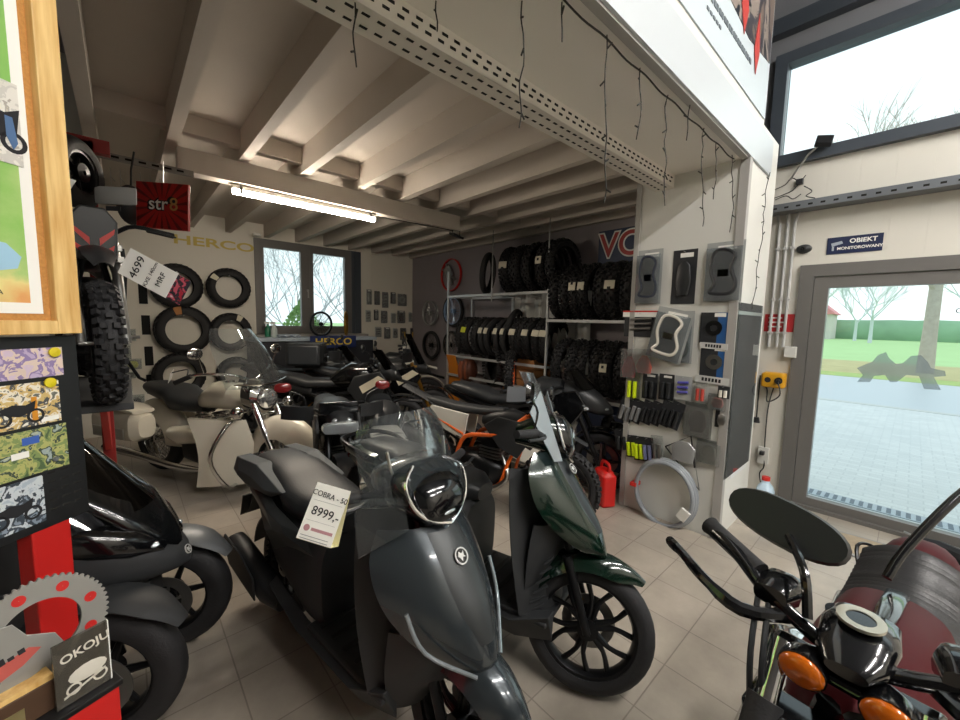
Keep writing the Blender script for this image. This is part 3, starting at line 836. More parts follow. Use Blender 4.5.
for s in (-1, 1):
    MB(S).sheet(lambda u, v: (.53 - .1*u - .03*v, s*(.13 + .12*u), .93 + .10*v - .08*u*(1-v)), 8, 6, .004).obj('wind_deflector', CLR, sc)
    MB(S).tube([(.47, s*.10, 1.0), (.43, s*.125, 1.1), (.415, s*.13, 1.16)], .006, 6).obj('screen_bracket', STL, sc)
    MB(S).cyl((.46, s*.11, 1.06), (.495, s*.115, 1.065), .014, n=14).obj('screen_bolt', CHR, sc)
# price card folded over the seat edge
pc = thing('price_card', 'white folded price card reading 8999 hanging on the grey scooter seat', 'price card')
o_ = at(343, 482, 1.62); a_ = at(352, 520, 1.50); 
CARDM = frame(at(324, 514, 1.13), at(340, 492, 1.13) - at(312, 484, 1.14), at(321, 488, 1.15) - at(315, 540, 1.10))
w_, h_ = .105, .155
MB(CARDM).bx(-w_/2, w_/2, -h_/2, h_/2, -.001, .001).obj('card_front', PAP, pc, smooth=False)
b = MB(CARDM); b.prism([(-h_/2, 0), (h_/2, 0), (-h_/2, -.06)], -w_/2, -w_/2+.001, 'X')
b.prism([(h_/2, -.0005), (-h_/2, -.062), (-h_/2, -.06), (h_/2, .0005)], -w_/2, w_/2, 'X')
b.bx(-w_/2, w_/2, -h_/2-.001, -h_/2, -.06, 0)
b.obj('card_back', mat('paper_cream', 'e3dcae', .7), pc, smooth=False)
fr_ = pc.children[0]
text('handwriting', 'COBRA - 50', .021, INK, fr_, CARDM @ Matrix.Translation((0, .048, .0015)) @ Matrix.Rotation(R(-3), 4, 'Z'))
text('handwriting', '8999,-', .034, INK, fr_, CARDM @ Matrix.Translation((.005, -.0, .0015)) @ Matrix.Rotation(R(-3), 4, 'Z'))
b = MB(CARDM); b.bx(-.045, .045, .0300, .0308, .0012, .0016); b.bx(-.045, .045, -.0250, -.0244, .0012, .0016)
for k in range(2): b.bx(-.045, .04, -.066-.008*k, -.0645-.008*k, .0012, .0016)
b.obj('print_line', mat('print_grey', '8d8d90', .8), fr_, smooth=False)
MB(CARDM).cyl((-.034, -.045, .001), (-.034, -.045, .0018), .009).bx(-.02, .045, -.05, -.042, .001, .0016).obj('print_stamp', mat('print_red', 'b98a90', .8), fr_, smooth=False)

# ---- green scooter
GRN = mat('dark_green_paint', '0a2218', .16, .2, coat=.8)
t = thing('scooter', 'dark green scooter with large black split-spoke front wheel', 'scooter', (1.3, 1.42, 0), Euler((R(-3), 0, R(-75))))
PN = dict(paint=GRN, dark=BLKM, wheel=(.275, .205, .095), xa=.585, xb=-.66, hx=.36, steer=R(16), mirrors=False, rim='split', nsp=6, gold=True,
  apron=[(.60, .645, .025, .62), (.64, .635, .095, .55), (.72, .60, .16, .46), (.82, .53, .20, .39), (.94, .445, .185, .34), (1.02, .39, .12, .33)],
  centre=[(.70, .618, .03, .605), (.76, .582, .055, .55), (.84, .524, .07, .49), (.93, .462, .07, .43), (1.0, .41, .05, .395)], centre_m=mat('grey_centre', '2b3134', .35, .3),
  cowl_low=[(.27, .37, .15, .33), (.42, .40, .18, .35), (.58, .45, .19, .36), (.72, .49, .17, .37)],
  drl=None, badge=(.945, .466), badge_r=.024, badge_up=(-.75, 0, 1), zbar=1.08, fend=(R(48), R(172)),
  cowl=[(.2, 1.07, .09, .05, 3), (.28, 1.085, .11, .075, 3), (.36, 1.085, .10, .09, 2.6), (.41, 1.075, .07, .08, 2.4)],
  visor=[(.32, 1.085, .095, .1, 2.2), (.40, 1.075, .085, .1, 2.1), (.445, 1.055, .06, .075, 2), (.46, 1.045, .03, .04, 2)],
  lamps=[(.448, 0, 1.085, .014, .035, .025), (.452, 0, 1.03, .012, .03, .022)],
  vtrim=[(.46, 0, .97), (.445, .05, .995), (.42, .085, 1.055), (.39, .08, 1.135), (.36, .04, 1.185)])
t, S = scooter(t, PN)
FRO = glass_mat('frosted_clear', 'c8d4da', .6, .35, 'dce8ee')
for s in (-1, 1):
    MB(S).sheet(lambda u, v: (.42 - .12*v - .03*u, s*(.085 + .05*u + .03*v), .98 + .30*v - .1*u*v), 6, 8, .004).obj('wind_deflector', FRO, t)
MB(S).sheet(lambda u, v: (.36 - .12*v - .05*(2*u-1)**2, .12*(2*u-1)*(1-.3*v), 1.16 + .2*v), 10, 6, .004).obj('flyscreen', CLR, t)
m = MB(S)
for s in (-1, 1):
    m = MB(S); m.tube([(.30, s*.19, 1.1), (.32, s*.25, 1.19), (.30, s*.3, 1.24)], .005, 6, smooth=3)
    m.hull([(.29, 1.27, .06, .045, 2.6, s*.33), (.305, 1.27, .05, .036, 2.2, s*.33)], 16); m.obj('mirror', GLS, t)
b = MB()
for k in range(6): b.tube([(.36+.012*k, -.17+.004*k, .33+.045*k), (.42+.006*k, -.12, .36+.045*k)], .006, 6)
b.obj('radiator_fin', BLK, t)
# ================================================================== BLACK THREE-WHEELED SCOOTER
BK3 = mat('black_pearl_paint', '121416', .18, .3, coat=.8)
t = thing('three_wheel_scooter', 'matt and gloss black scooter with two front wheels behind the red post', 'scooter', (-.65, 2.46, 0), Euler((0, 0, R(-29))))
for s, nm in ((1, 'front_wheel'), (-1, 'front_wheel')):
    wheel(t, nm, (.74, s*.225, .265), .265, .175, .115, DKM, 'spoke', 6, disc=.12, disc_y=-.062)
    f = MB()
    def ff(u, v, s=s):
        a = R(35 + 125*u); k = 2*v-1
        return (.74 + (.31 + .02*(1-k*k))*math.cos(a), s*.225 + .08*k*(1 - .6*max(0, (.2-u)/.2)), .265 + (.30 + .02*(1-k*k))*math.sin(a))
    f.sheet(ff, 16, 8, .006); f.obj('front_fender', BLKM if s < 0 else mat('silver_plastic', '6d7072', .4, .4), t)
    a = MB(); a.tube([(.74, s*.14, .265), (.70, s*.12, .36), (.58, s*.1, .52)], .02, 8).tube([(.62, s*.20, .48), (.72, s*.17, .30)], .012, 6)
    a.obj('fork_arm', DKM, t)
wheel(t, 'rear_wheel', (-.74, 0, .28), .28, .18, .14, DKM, 'spoke', 6)
b = MB(); b.hull([(.93, .57, .02, .02, 2.4), (.9, .585, .07, .05, 2.4), (.82, .62, .14, .10, 2.6), (.70, .68, .21, .16, 2.8), (.55, .72, .25, .20, 3), (.40, .72, .25, .24, 3), (.32, .70, .2, .22, 3)], 28)
fa = b.obj('front_fairing', BLKM, t)
b = MB(); b.hull([(.9, .635, .02, .02, 2), (.86, .69, .08, .03, 2.2), (.76, .80, .14, .055, 2.4), (.64, .89, .16, .07, 2.4), (.5, .95, .17, .07, 2.5), (.42, .96, .12, .05, 2.5)], 22)
b.obj('nose_cowl', BK3, t)
for s in (-1, 1):
    l = MB(); l.hull([(.875, .66, .02, .02, 2, s*.06), (.80, .705, .05, .05, 2.4, s*.115), (.70, .75, .05, .06, 2.6, s*.17), (.6, .77, .03, .05, 2.4, s*.205)], 16)
    ho = l.obj('headlamp', GLS, t)
    for q in ((.79, .745, .02), (.72, .79, .022), (.84, .70, .014)):
        m = MB(); m.ball((q[0], s*(.115 + (.8-q[0])*.6), q[1]-.02), (.03, .02, q[2]), 10, 6); m.obj('lamp_lens', LENS, ho)
    m = MB(); m.prism([(.2, .36), (.66, .50), (.74, .60), (.62, .66), (.3, .60), (.15, .5)], s*.235, s*.255)
    m.obj('side_fairing', BLKM, t, bevel=.008)
def sfn(u, v):
    k = 2*u-1
    return (.80 - .30*v - .13*k*k, .21*k*(1 - .25*v), .82 + .34*v - .02*k*k)
MB().sheet(sfn, 16, 12, .005).obj('windscreen', SMK, t)
b = MB(); b.sheet(lambda u, v: (.79 - .17*v - .12*(2*u-1)**2, .19*(2*u-1)*(1-.1*v), .80 + .19*v), 14, 6, .03)
b.obj('screen_base', GLS, t)
b = MB(); b.hull([(.35, .62, .17, .2, 3), (.0, .48, .2, .18, 3), (-.3, .55, .2, .22, 3), (-.7, .68, .18, .14, 3), (-1.0, .76, .08, .06, 3)], 22); b.obj('body', BLKM, t)
b = MB(); b.hull([(.0, .70, .1, .05, 3), (-.12, .76, .17, .07, 3), (-.45, .78, .18, .07, 3), (-.55, .86, .17, .06, 3), (-.95, .88, .12, .05, 3)], 20); b.obj('seat', LEA, t)
h = MB(); h.tube([(.3, -.36, 1.02), (.38, -.2, 1.03), (.4, 0, 1.0), (.38, .2, 1.03), (.3, .36, 1.02)], .013, 8, smooth=4); hb = h.obj('handlebar', DKM, t)
for s in (-1, 1): MB().tube([(.37, s*.22, 1.03), (.3, s*.36, 1.02)], .018, 10).obj('grip', RUB, hb)
MB().hull([(.80, .44, .05, .06, 2.6), (.70, .44, .11, .13, 3), (.45, .42, .15, .18, 3), (.2, .42, .16, .18, 3)], 20).obj('lower_fairing', BLKM, t)
badge(fa, frame((.925, 0, .60), (0, 1, 0), (-.4, 0, 1)), .02)

# ================================================================== MOTORCYCLES
def plate_poly(t, name, poly, y, th, m, parent=None, bevel=.006, label=None):
    return MB().prism(poly, y - th/2, y + th/2).obj(name, m, parent or t, smooth=False, bevel=bevel, label=label)

def moto(t, P):
    """side-on layout: x forward, origin on the floor between the wheels"""
    k = P.get('kind', 'adv'); paint = P['paint']; acc = P.get('accent', paint)
    xf, xr = P.get('xf', .74), P.get('xr', -.70)
    rf, rif = P.get('fwheel', (.32, .235)); rr, rir = P.get('rwheel', (.31, .215)); wf, wr_ = P.get('wid', (.11, .15))
    rimm = P.get('rim', DKM); st = P.get('rstyle', 'spoke'); kn = P.get('knob', 0)
    S = steer(.46, P.get('steer', 0), R(25))
    f = wheel(t, 'front_wheel', (0, 0, 0), rf, rif, wf, rimm, st, 5, disc=.15, knob=kn); f.matrix_local = S @ Matrix.Translation((xf, 0, rf))
    wheel(t, 'rear_wheel', (xr, 0, rr), rr, rir, wr_, rimm, st, 5, disc=.11, knob=kn)
    zb = P.get('zbar', 1.08)
    fk = MB(S); fk.tube([(xf, .09, rf), (.47, .09, zb - .1)], [.022, .026], 10).tube([(xf, -.09, rf), (.47, -.09, zb - .1)], [.022, .026], 10)
    fk.cyl((xf, -.1, rf), (xf, .1, rf), .012).box((.5, 0, zb - .13), (.08, .24, .03)).box((.56, 0, .80 if k != 'adv' else .82), (.07, .24, .03))
    fk.obj('fork', P.get('forkm', DKM), t)
    b = MB(S); a0, a1 = (R(30), R(150))
    if k == 'enduro':
        b.sheet(lambda u, v: (.95 - .55*u, .065*(2*v-1)*(1 - .5*max(0, .25-u)*4), .74 + .12*math.sin(u*2.2) - .02*(2*v-1)**2), 12, 6, .006)
    else:
        b.sheet(lambda u, v: (xf + (rf+.03+.012*(1-(2*v-1)**2))*math.cos(a0+(a1-a0)*u), wf*.62*(2*v-1), rf + (rf+.03+.012*(1-(2*v-1)**2))*math.sin(a0+(a1-a0)*u)), 14, 6, .005)
    b.obj('front_fender', P.get('fenderm', acc), t)
    # frame, engine, swingarm, exhaust
    b = MB()
    for s in (-1, 1):
        b.tube([(.44, s*.03, .92), (.2, s*.12, .74), (-.15, s*.13, .66), (-.28, s*.11, .42)], .02, 8, smooth=4)
        b.tube([(.44, s*.03, .84), (.3, s*.1, .5), (.18, s*.12, .25), (-.2, s*.12, .23), (-.28, s*.11, .42)], .016, 8, smooth=4)
        b.tube([(-.2, s*.1, .66), (-.5, s*.09, .76), (-.75, s*.06, .82)], .013, 6)
    b.obj('frame', P.get('framem', DKM), t)
    e = MB(); e.hull([(-.22, .38, .11, .12, 3.5), (-.05, .38, .17, .15, 3.5), (.14, .36, .17, .13, 3.5), (.22, .36, .1, .09, 3)], 18)
    e.hull([(.0, .58, .1, .1, 4), (.1, .60, .12, .12, 4), (.2, .58, .1, .1, 4)], 16)
    eo = e.obj('engine', P.get('enginem', DKM), t)
    c = MB()
    for i in range(4): c.bx(.0, .22, -.13, .13, .5 + i*.03, .51 + i*.03)
    c.cyl((-.08, -.19, .36), (-.08, -.16, .36), .075, n=18).cyl((-.06, .16, .36), (-.06, .185, .36), .07, n=18)
    c.obj('cooling_fin', STL if P.get('finm') is None else P['finm'], eo)
    a = MB()
    for s in (-1, 1): a.tube([(-.25, s*.09, .38), (xr, s*.11, rr)], [.03, .022], 8)
    a.cyl((xr, -.12, rr), (xr, .12, rr), .014); a.obj('swingarm', ALU if P.get('alu') else DKM, t)
    x = MB(); x.tube([(.2, -.06, .55), (.3, -.12, .36), (.1, -.16, .22), (-.25, -.15, .28), (-.4, -.17, .4)], .022, 8, smooth=4)
    xo = x.obj('exhaust_pipe', P.get('pipem', STL), t)
    MB().hull([(-.38, .42, .045, .05, 2.4, -.17), (-.5, .47, .055, .065, 2.4, -.18), (-.86, .62, .055, .065, 2.4, -.19), (-.88, .63, .03, .035, 2.2, -.19)], 16).obj('silencer', P.get('mufm', DKM), xo)
    p = MB()
    for s in (-1, 1): p.cyl((-.12, s*.14, .32), (-.14, s*.26, .32), .013, n=8)
    p.obj('footpeg', STL, t)
    # tank, seat, tail
    if k == 'enduro':
        MB().hull([(.40, .86, .05, .07, 2.6), (.26, .86, .10, .10, 2.6), (.08, .83, .09, .08, 2.6), (-.02, .82, .06, .05, 2.5)], 18).obj('tank', P.get('tankm', BLK), t)
        MB().hull([(.2, .93, .05, .03, 2.6), (.0, .90, .065, .04, 2.6), (-.3, .89, .08, .045, 2.8), (-.62, .92, .075, .04, 2.8), (-.72, .93, .05, .025, 2.6)], 18).obj('seat', P.get('seatm', BLKM), t)
        for s in (-1, 1):
            plate_poly(t, 'radiator_shroud', [(.52, .74), (.46, .88), (.2, .90), (.05, .80), (.22, .62), (.40, .56)], s*.13, .02, acc)
            plate_poly(t, 'side_plate', [(-.15, .86), (-.6, .89), (-.66, .84), (-.42, .66), (-.2, .62)], s*.09, .02, P.get('plate', WHT))
        MB().sheet(lambda u, v: (-.5 - .55*u, .085*(2*v-1)*(1-.35*u), .88 + .16*u - .02*(2*v-1)**2), 10, 6, .008).obj('rear_fender', P.get('rfm', BLKM), t)
        m = MB(S); m.prism([(-.09, .78), (.09, .78), (.1, 1.0), (.05, 1.07), (-.05, 1.07), (-.1, 1.0)], .60, .62, 'X'); m.obj('headlamp_mask', P.get('mask', WHT), t, smooth=False, bevel=.01)
    else:
        MB().hull([(.44, .86, .08, .06, 2.6), (.34, .92, .15, .13, 2.6), (.15, .93, .165, .14, 2.6), (-.02, .88, .12, .10, 2.6), (-.1, .84, .08, .06, 2.5)], 22).obj('tank', paint, t)
        zt = P.get('ztail', .90)
        MB().hull([(.02, .82, .08, .04, 2.8), (-.12, .82, .12, .055, 2.8), (-.35, .82, .15, .06, 2.8), (-.45, .85, .15, .07, 2.8), (-.7, zt, .12, .06, 2.8), (-.8, zt+.02, .08, .03, 2.6)], 20).obj('seat', P.get('seatm', LEA), t)
        if 'seattop' in P:
            MB().hull([(-.02, .855, .08, .016, 2.6), (-.12, .87, .12, .02, 2.8), (-.35, .872, .145, .022, 2.8), (-.5, .885, .14, .03, 2.8), (-.72, zt+.05, .11, .025, 2.8)], 16).obj('seat_top', P['seattop'], t, label='light grey seat top')
        MB().hull([(-.3, .72, .12, .06, 3), (-.6, .80, .12, .07, 3), (-.84, .87, .07, .045, 3), (-.9, .88, .04, .025, 3)], 18).obj('tail_cowl', P.get('tailm', acc), t)
        MB().hull([(-.9, .87, .04, .02, 3), (-.915, .87, .03, .014, 3)], 12).obj('tail_light', REDL, t)
        for s in (-1, 1):
            plate_poly(t, 'side_fairing', P.get('fair', [(.60, .84), (.50, .98), (.2, .92), (.12, .76), (.28, .55), (.44, .60)]), s*.175, .03, P.get('fairm', acc), bevel=.012)
            if P.get('stripe'): plate_poly(t, 'fairing_stripe', [(.56, .88), (.48, .93), (.26, .80), (.3, .72)], s*.192, .008, P['stripe'], bevel=0)
        pl = MB(); pl.box((-.95, 0, .62), (.012, .14, .26), (0, .35, 0)); pl.obj('plate_holder', BLKM, t)
        if k == 'adv':
            m = MB(S); m.hull([(.50, .97, .12, .12, 2.6), (.62, .95, .11, .10, 2.6), (.70, .90, .06, .05, 2.4), (.74, .86, .025, .02, 2)], 18); ms = m.obj('headlamp_cowl', P.get('cowlm', BLK), t)
            m = MB(S)
            for s in (-1, 1): m.ball((.665, s*.05, .95), (.02, .035, .03), 12, 8)
            m.obj('lamp_lens', LENS, ms)
            if P.get('beak', True):
                MB(S).sheet(lambda u, v: (.92 - .4*u, .05*(2*v-1)*(.4+.8*u), .80 + .12*u - .02*(2*v-1)**2), 8, 4, .012).obj('beak', acc, t)
        elif k == 'sport':
            m = MB(); m.hull([(.38, .92, .16, .12, 2.6), (.55, .90, .17, .13, 2.6), (.70, .84, .13, .1, 2.5), (.80, .79, .06, .05, 2.3), (.83, .77, .02, .02, 2)], 20); ms = m.obj('nose_fairing', P.get('nosem', BLK), t)
            m = MB()
            for s in (-1, 1): m.ball((.765, s*.06, .81), (.025, .035, .015), 12, 6)
            m.obj('lamp_lens', LENS, ms)
            for s in (-1, 1):
                plate_poly(t, 'belly_fairing', [(.5, .60), (.35, .66), (.0, .50), (-.15, .28), (.2, .18), (.4, .35)], s*.17, .03, P.get('belly', WHT), bevel=.012)
                MB().tube([(.55, s*.16, .85), (.6, s*.25, .84)], .01, 6).ball((.6, s*.27, .84), (.025, .03, .018), 10, 6).obj('turn_signal', AMB if 0 else LENS, t)
        if P.get('screen'):
            h_ = P['screen']
            MB(S).sheet(lambda u, v: (.66 - .16*v - .1*(2*u-1)**2, .17*(2*u-1)*(1-.25*v), 1.0 + h_*v), 12, 8, .004).obj('windscreen', P.get('screenm', SMK), t)
    # handlebar, grips, levers, mirrors
    wb = P.get('barw', .40); h = MB(S)
    h.tube([(.30, -wb, zb+.02), (.38, -wb*.5, zb+.03), (.44, -.08, zb-.04), (.44, .08, zb-.04), (.38, wb*.5, zb+.03), (.30, wb, zb+.02)], .013, 8, smooth=4)
    hb = h.obj('handlebar', P.get('barm', DKM), t)
    for s in (-1, 1):
        MB(S).tube([(.345, s*(wb-.13), zb+.028), (.298, s*(wb+.01), zb+.02)], .018, 10).obj('grip', RUB, hb)
        MB(S).tube([(.40, s*(wb-.16), zb+.02), (.42, s*(wb-.08), zb+.01), (.37, s*(wb+.01), zb)], .006, 6, smooth=3).obj('lever', BLK, hb)
        if P.get('guards'):
            MB(S).sheet(lambda u, v: (.47 - .12*u*u, s*(wb-.2 + .24*u), zb - .05 + .12*v), 8, 4, .008).obj('hand_guard', P.get('guardm', BLK), hb)
        if P.get('mirrors', True):
            m = MB(S); m.tube([(.37, s*(wb-.15), zb+.03), (.40, s*(wb-.13), zb+.14), (.36, s*(wb-.02), zb+.19)], .006, 6, smooth=3); m.obj('mirror_stem', BLK, hb)
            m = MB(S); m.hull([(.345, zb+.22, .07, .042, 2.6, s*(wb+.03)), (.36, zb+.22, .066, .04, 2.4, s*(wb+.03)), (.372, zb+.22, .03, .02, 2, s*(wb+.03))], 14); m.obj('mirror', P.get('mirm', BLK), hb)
    if P.get('panniers'):
        for s in (-1, 1):
            b = MB(); b.bx(-.88, -.4, s*.2, s*.42, .44, .80); b.obj('pannier', P['panniers'], t, bevel=.03)
    if P.get('topbox'):
        b = MB(); b.bx(-1.08, -.68, -.22, .22, .98, 1.26); bo_ = b.obj('top_box', P['topbox'], t, bevel=.035)
        r_ = MB()
        for k_ in range(5): r_.bx(-1.085, -.675, -.2+.1*k_-.012, -.2+.1*k_+.012, 1.0, 1.265)
        r_.obj('rib', BLK, bo_, bevel=.006)
        MB().bx(-1.0, -.7, -.12, .12, .95, .98).obj('rack', DKM, t)
    MB().tube([(-.05, .13, .25), (-.12, .24, .02), (-.08, .27, .0)], .011, 8).obj('side_stand', DKM, t)
    return t

CRM = mat('cream_decal', 'd8d0b8', .4)
GRYP = mat('grey_paint', '4a4c4f', .3, .3, coat=.5)
SEATG = mat('grey_seat_vinyl', '8f8e8b', .55)
# facing the viewer, red reflection painted on the mirrors
t = thing('motorcycle', 'black motorcycle facing the viewer with painted red reflections on two mirrors and wide headlamp', 'motorcycle', (1.32, 3.36, 0), Euler((0, 0, R(-106))))
moto(t, dict(kind='adv', paint=BLK, accent=BLKM, zbar=.98, mirm=mat('mirror_red_reflection', '7a1c1e', .2, coat=.5), guards=True, beak=False, ztail=.88, cowlm=BLK, steer=R(4)))
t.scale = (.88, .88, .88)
MB().bx(.60, .63, -.16, .16, 1.0, 1.11).obj('dash_screen', GLS, t, bevel=.01)
MB().hull([(.70, .91, .15, .05, 4), (.745, .91, .14, .045, 4), (.75, .91, .1, .03, 4)], 18).obj('headlamp', LENS, t)
# seat nearest, pale grey top
t = thing('motorcycle', 'dark motorcycle with a pale grey seat top just behind the grey scooter screen', 'motorcycle', (1.60, 2.95, 0), Euler((0, 0, R(66))))
moto(t, dict(kind='adv', paint=BLK, accent=BLKM, zbar=1.0, seattop=SEATG, ztail=.80, mirrors=False, tailm=BLKM))
t.scale = (.9, .9, .82)
# black tourer with top box, heading right, gold fork
t = thing('motorcycle', 'black adventure motorcycle with gold fork, cream stripes and ribbed top box', 'motorcycle', (2.52, 4.85, 0), Euler((0, 0, R(-32))))
moto(t, dict(kind='adv', paint=BLK, accent=GLS, stripe=CRM, forkm=GLD, rim=GLD, rstyle='wire', screen=.32, topbox=mat('topbox_black', '24282c', .5), guards=True, zbar=1.1))
t = thing('motorcycle', 'black and cream striped motorcycle parked left of the one with gold fork', 'motorcycle', (1.92, 4.62, 0), Euler((0, 0, R(-36))))
moto(t, dict(kind='adv', paint=GLS, accent=BLK, stripe=CRM, screen=.22, zbar=1.05, tailm=BLK))
t = thing('motorcycle', 'grey-tanked motorcycle in the rear row just below the back window', 'motorcycle', (1.95, 5.72, 0), Euler((0, 0, R(-34))))
moto(t, dict(kind='adv', paint=GRYP, accent=BLK, zbar=1.08, screen=.2, framem=ALU, finm=STL, guards=True))
t = thing('motorcycle', 'black motorcycle with smoked screen at the right end of the rear row', 'motorcycle', (3.05, 5.75, 0), Euler((0, 0, R(-30))))
moto(t, dict(kind='adv', paint=BLK, accent=WHT, zbar=1.12, screen=.36, guards=True, guardm=WHT))
# orange off-road bikes
t = thing('dirt_bike', 'black and orange dirt bike with white side plates behind the green scooter', 'motorcycle', (2.30, 2.42, 0), Euler((0, R(0), R(-76))))
moto(t, dict(kind='enduro', paint=ORG, accent=BLKM, framem=ORG, plate=WHT, mask=BLK, rstyle='wire', knob=1, fwheel=(.34, .265), rwheel=(.33, .23), wid=(.09, .13), rim=DKM, zbar=1.12, mirrors=False, guards=True, guardm=mat('grey_guard', '55585c', .45), steer=R(14)))
t.scale = (.92, .92, .92)
t = thing('motorcycle', 'black and white sport motorcycle beside the red jerrycan with a white tag', 'motorcycle', (2.98, 2.56, 0), Euler((0, R(0), R(-62))))
moto(t, dict(kind='sport', paint=BLK, accent=GLS, belly=WHT, zbar=.98, screen=.16, mirrors=False, barw=.34, fwheel=(.29, .215), rwheel=(.29, .2), steer=R(-10)))
tg = frame((.40, .20, .88), (.8, .2, .1), (-.1, .3, 1))
MB(tg).bx(-.05, .05, -.07, .05, 0, .002).obj('price_tag', PAP, t, smooth=False)
# ================================================================== WHITE TOURING CRUISER
WHB = mat('ivory_paint', 'd9d3c2', .2, coat=.7)
t = thing('motorcycle', 'ivory white touring cruiser with saddlebags, leg shields and big clear windshield', 'motorcycle', (.62, 4.42, 0), Euler((0, 0, R(-62))))
wheel(t, 'front_wheel', (.86, 0, .33), .33, .225, .12, CHR, 'wire', disc=.14)
wheel(t, 'rear_wheel', (-.80, 0, .33), .33, .225, .15, CHR, 'wire', disc=.13)
for nm, xc, a0, a1, rr, ww in (('front_fender', .86, 10, 185, .375, .115), ('rear_fender', -.80, -5, 165, .38, .10)):
    MB().sheet(lambda u, v: (xc + (rr+.03*(1-(2*v-1)**2) - .16*abs(2*v-1)**3)*math.cos(R(a0+(a1-a0)*u)), ww*(2*v-1), .33 + (rr+.03*(1-(2*v-1)**2) - .16*abs(2*v-1)**3)*math.sin(R(a0+(a1-a0)*u))), 20, 10, .006).obj(nm, WHB, t)
b = MB()
for s in (-1, 1):
    b.tube([(.86, s*.10, .33), (.55, s*.11, .98)], [.026, .032], 12)
b.cyl((.86, -.11, .33), (.86, .11, .33), .016)
b.obj('fork', CHR, t)
b = MB(); b.hull([(.50, .90, .14, .14, 2.4), (.62, .88, .15, .15, 2.2), (.66, .87, .11, .11, 2)], 22); nc = b.obj('nacelle', CHR, t)
l = MB(); l.ball((.665, 0, .87), (.03, .09, .09), 18, 10); l.obj('headlamp', mat('clear_lamp', 'e8ecef', .05, .8), t)
for s in (-1, 1):
    MB().tube([(.60, s*.13, .78), (.60, s*.26, .78)], .012, 8).ball((.62, s*.27, .79), (.05, .055, .055), 14, 10).obj('spot_lamp', CHR, t)
MB().hull([(.42, .80, .06, .06, 2.4), (.32, .86, .15, .12, 2.4), (.1, .86, .17, .13, 2.4), (-.08, .80, .11, .09, 2.4), (-.16, .76, .05, .05, 2.2)], 22).obj('tank', WHB, t)
MB().cyl((.2, 0, .98), (.2, 0, 1.0), .04, n=18).obj('fuel_cap', CHR, t)
MB().hull([(-.06, .74, .09, .06, 2.6), (-.2, .75, .17, .08, 2.6), (-.38, .76, .19, .09, 2.6), (-.46, .82, .18, .09, 2.6), (-.75, .86, .15, .07, 2.6), (-.88, .87, .10, .05, 2.5)], 22).obj('seat', LEA, t)
for s in (-1, 1):
    b = MB(); b.hull([(-1.12, .56, .05, .09, 3, s*.33), (-1.05, .57, .10, .13, 3.2, s*.34), (-.75, .57, .115, .15, 3.2, s*.34), (-.50, .57, .11, .14, 3.2, s*.34), (-.44, .57, .07, .1, 3, s*.33)], 22)
    bo_ = b.obj('saddlebag', WHB, t)
    MB().hull([(-1.10, .70, .09, .02, 3, s*.34), (-.9, .735, .115, .03, 3, s*.34), (-.6, .735, .115, .03, 3, s*.34), (-.46, .71, .09, .02, 3, s*.34)], 18).obj('lid', WHB, bo_)
    MB().hull([(-1.14, .50, .03, .04, 2.5, s*.33), (-1.10, .50, .05, .05, 2.5, s*.33)], 12).obj('reflector', mat('bag_lamp', '8a7f70', .3), bo_)
    MB().bx(-1.0, -.55, s*.452, s*.462, .46, .56).obj('trim_panel', mat('bag_trim', 'a8a69c', .3), bo_, bevel=.01)
    # leg shield
    def lg(u, v, s=s):
        return (.50 - .30*u**1.6 + .05*math.sin(v*PI), s*(.12 + .25*u - .05*(1-v)**2 - .03*math.sin(v*PI)), .12 + (.56 + .05*u)*v)
    lo = MB().sheet(lg, 12, 12, .05).obj('leg_shield', WHB, t)
    MB().tube([(.44, s*.1, .66), (.54, s*.3, .68), (.50, s*.43, .42), (.52, s*.3, .14), (.42, s*.1, .12)], .017, 10, smooth=5).obj('crash_bar', CHR, t)
    m = MB(); m.hull([(-.28, .50, .08, .06, 2.6, s*.2), (-.1, .50, .1, .085, 2.6, s*.21), (.06, .50, .06, .06, 2.4, s*.2)], 16); m.obj('air_cover', WHB, t)
    x = MB(); x.tube([(.15, s*.12, .40), (.2, s*.2, .22), (-.2, s*.24, .19), (-.6, s*.27, .24), (-1.15, s*.30, .28)], [.022, .024, .03, .036, .04] , 12, smooth=4); x.obj('exhaust_pipe', CHR, t)
b = MB(); b.hull([(-.3, .33, .13, .14, 3.5), (-.05, .33, .16, .16, 3.5), (.22, .32, .12, .12, 3.5)], 18); eo = b.obj('engine', DKM, t)
b = MB()
for ang in (-.38, .38):
    for k in range(6):
        c = Vector((-.03 + math.sin(ang)*(.1 + .045*k), 0, .42 + math.cos(ang)*(.05 + .045*k)))
        b.lathe([(.02, -.008), (.088, -.008), (.088, .008), (.02, .008)], c=c, axis='Z', n=18, closed=True)
b.obj('cylinder_fin', CHR, eo)
b = MB(); b.bx(.47, .50, -.12, .12, .22, .56); ra = b.obj('radiator', DKM, t)
b = MB()
for k in range(11): b.bx(.50, .508, -.11+.021*k, -.10+.021*k, .24, .54)
b.obj('grille', ALU, ra)
b = MB(); b.tube([(.18, -.42, 1.05), (.30, -.36, 1.10), (.46, -.16, 1.08), (.48, 0, 1.02), (.46, .16, 1.08), (.30, .36, 1.10), (.18, .42, 1.05)], .014, 10, smooth=4); hb = b.obj('handlebar', CHR, t)
for s in (-1, 1):
    MB().tube([(.26, s*.385, 1.09), (.14, s*.44, 1.03)], .02, 10).obj('grip', RUB, hb)
    m = MB(); m.tube([(.34, s*.33, 1.11), (.36, s*.38, 1.24)], .006, 6); m.ball((.34, s*.40, 1.28), (.02, .065, .05), 14, 8); m.obj('mirror', CHR, hb)
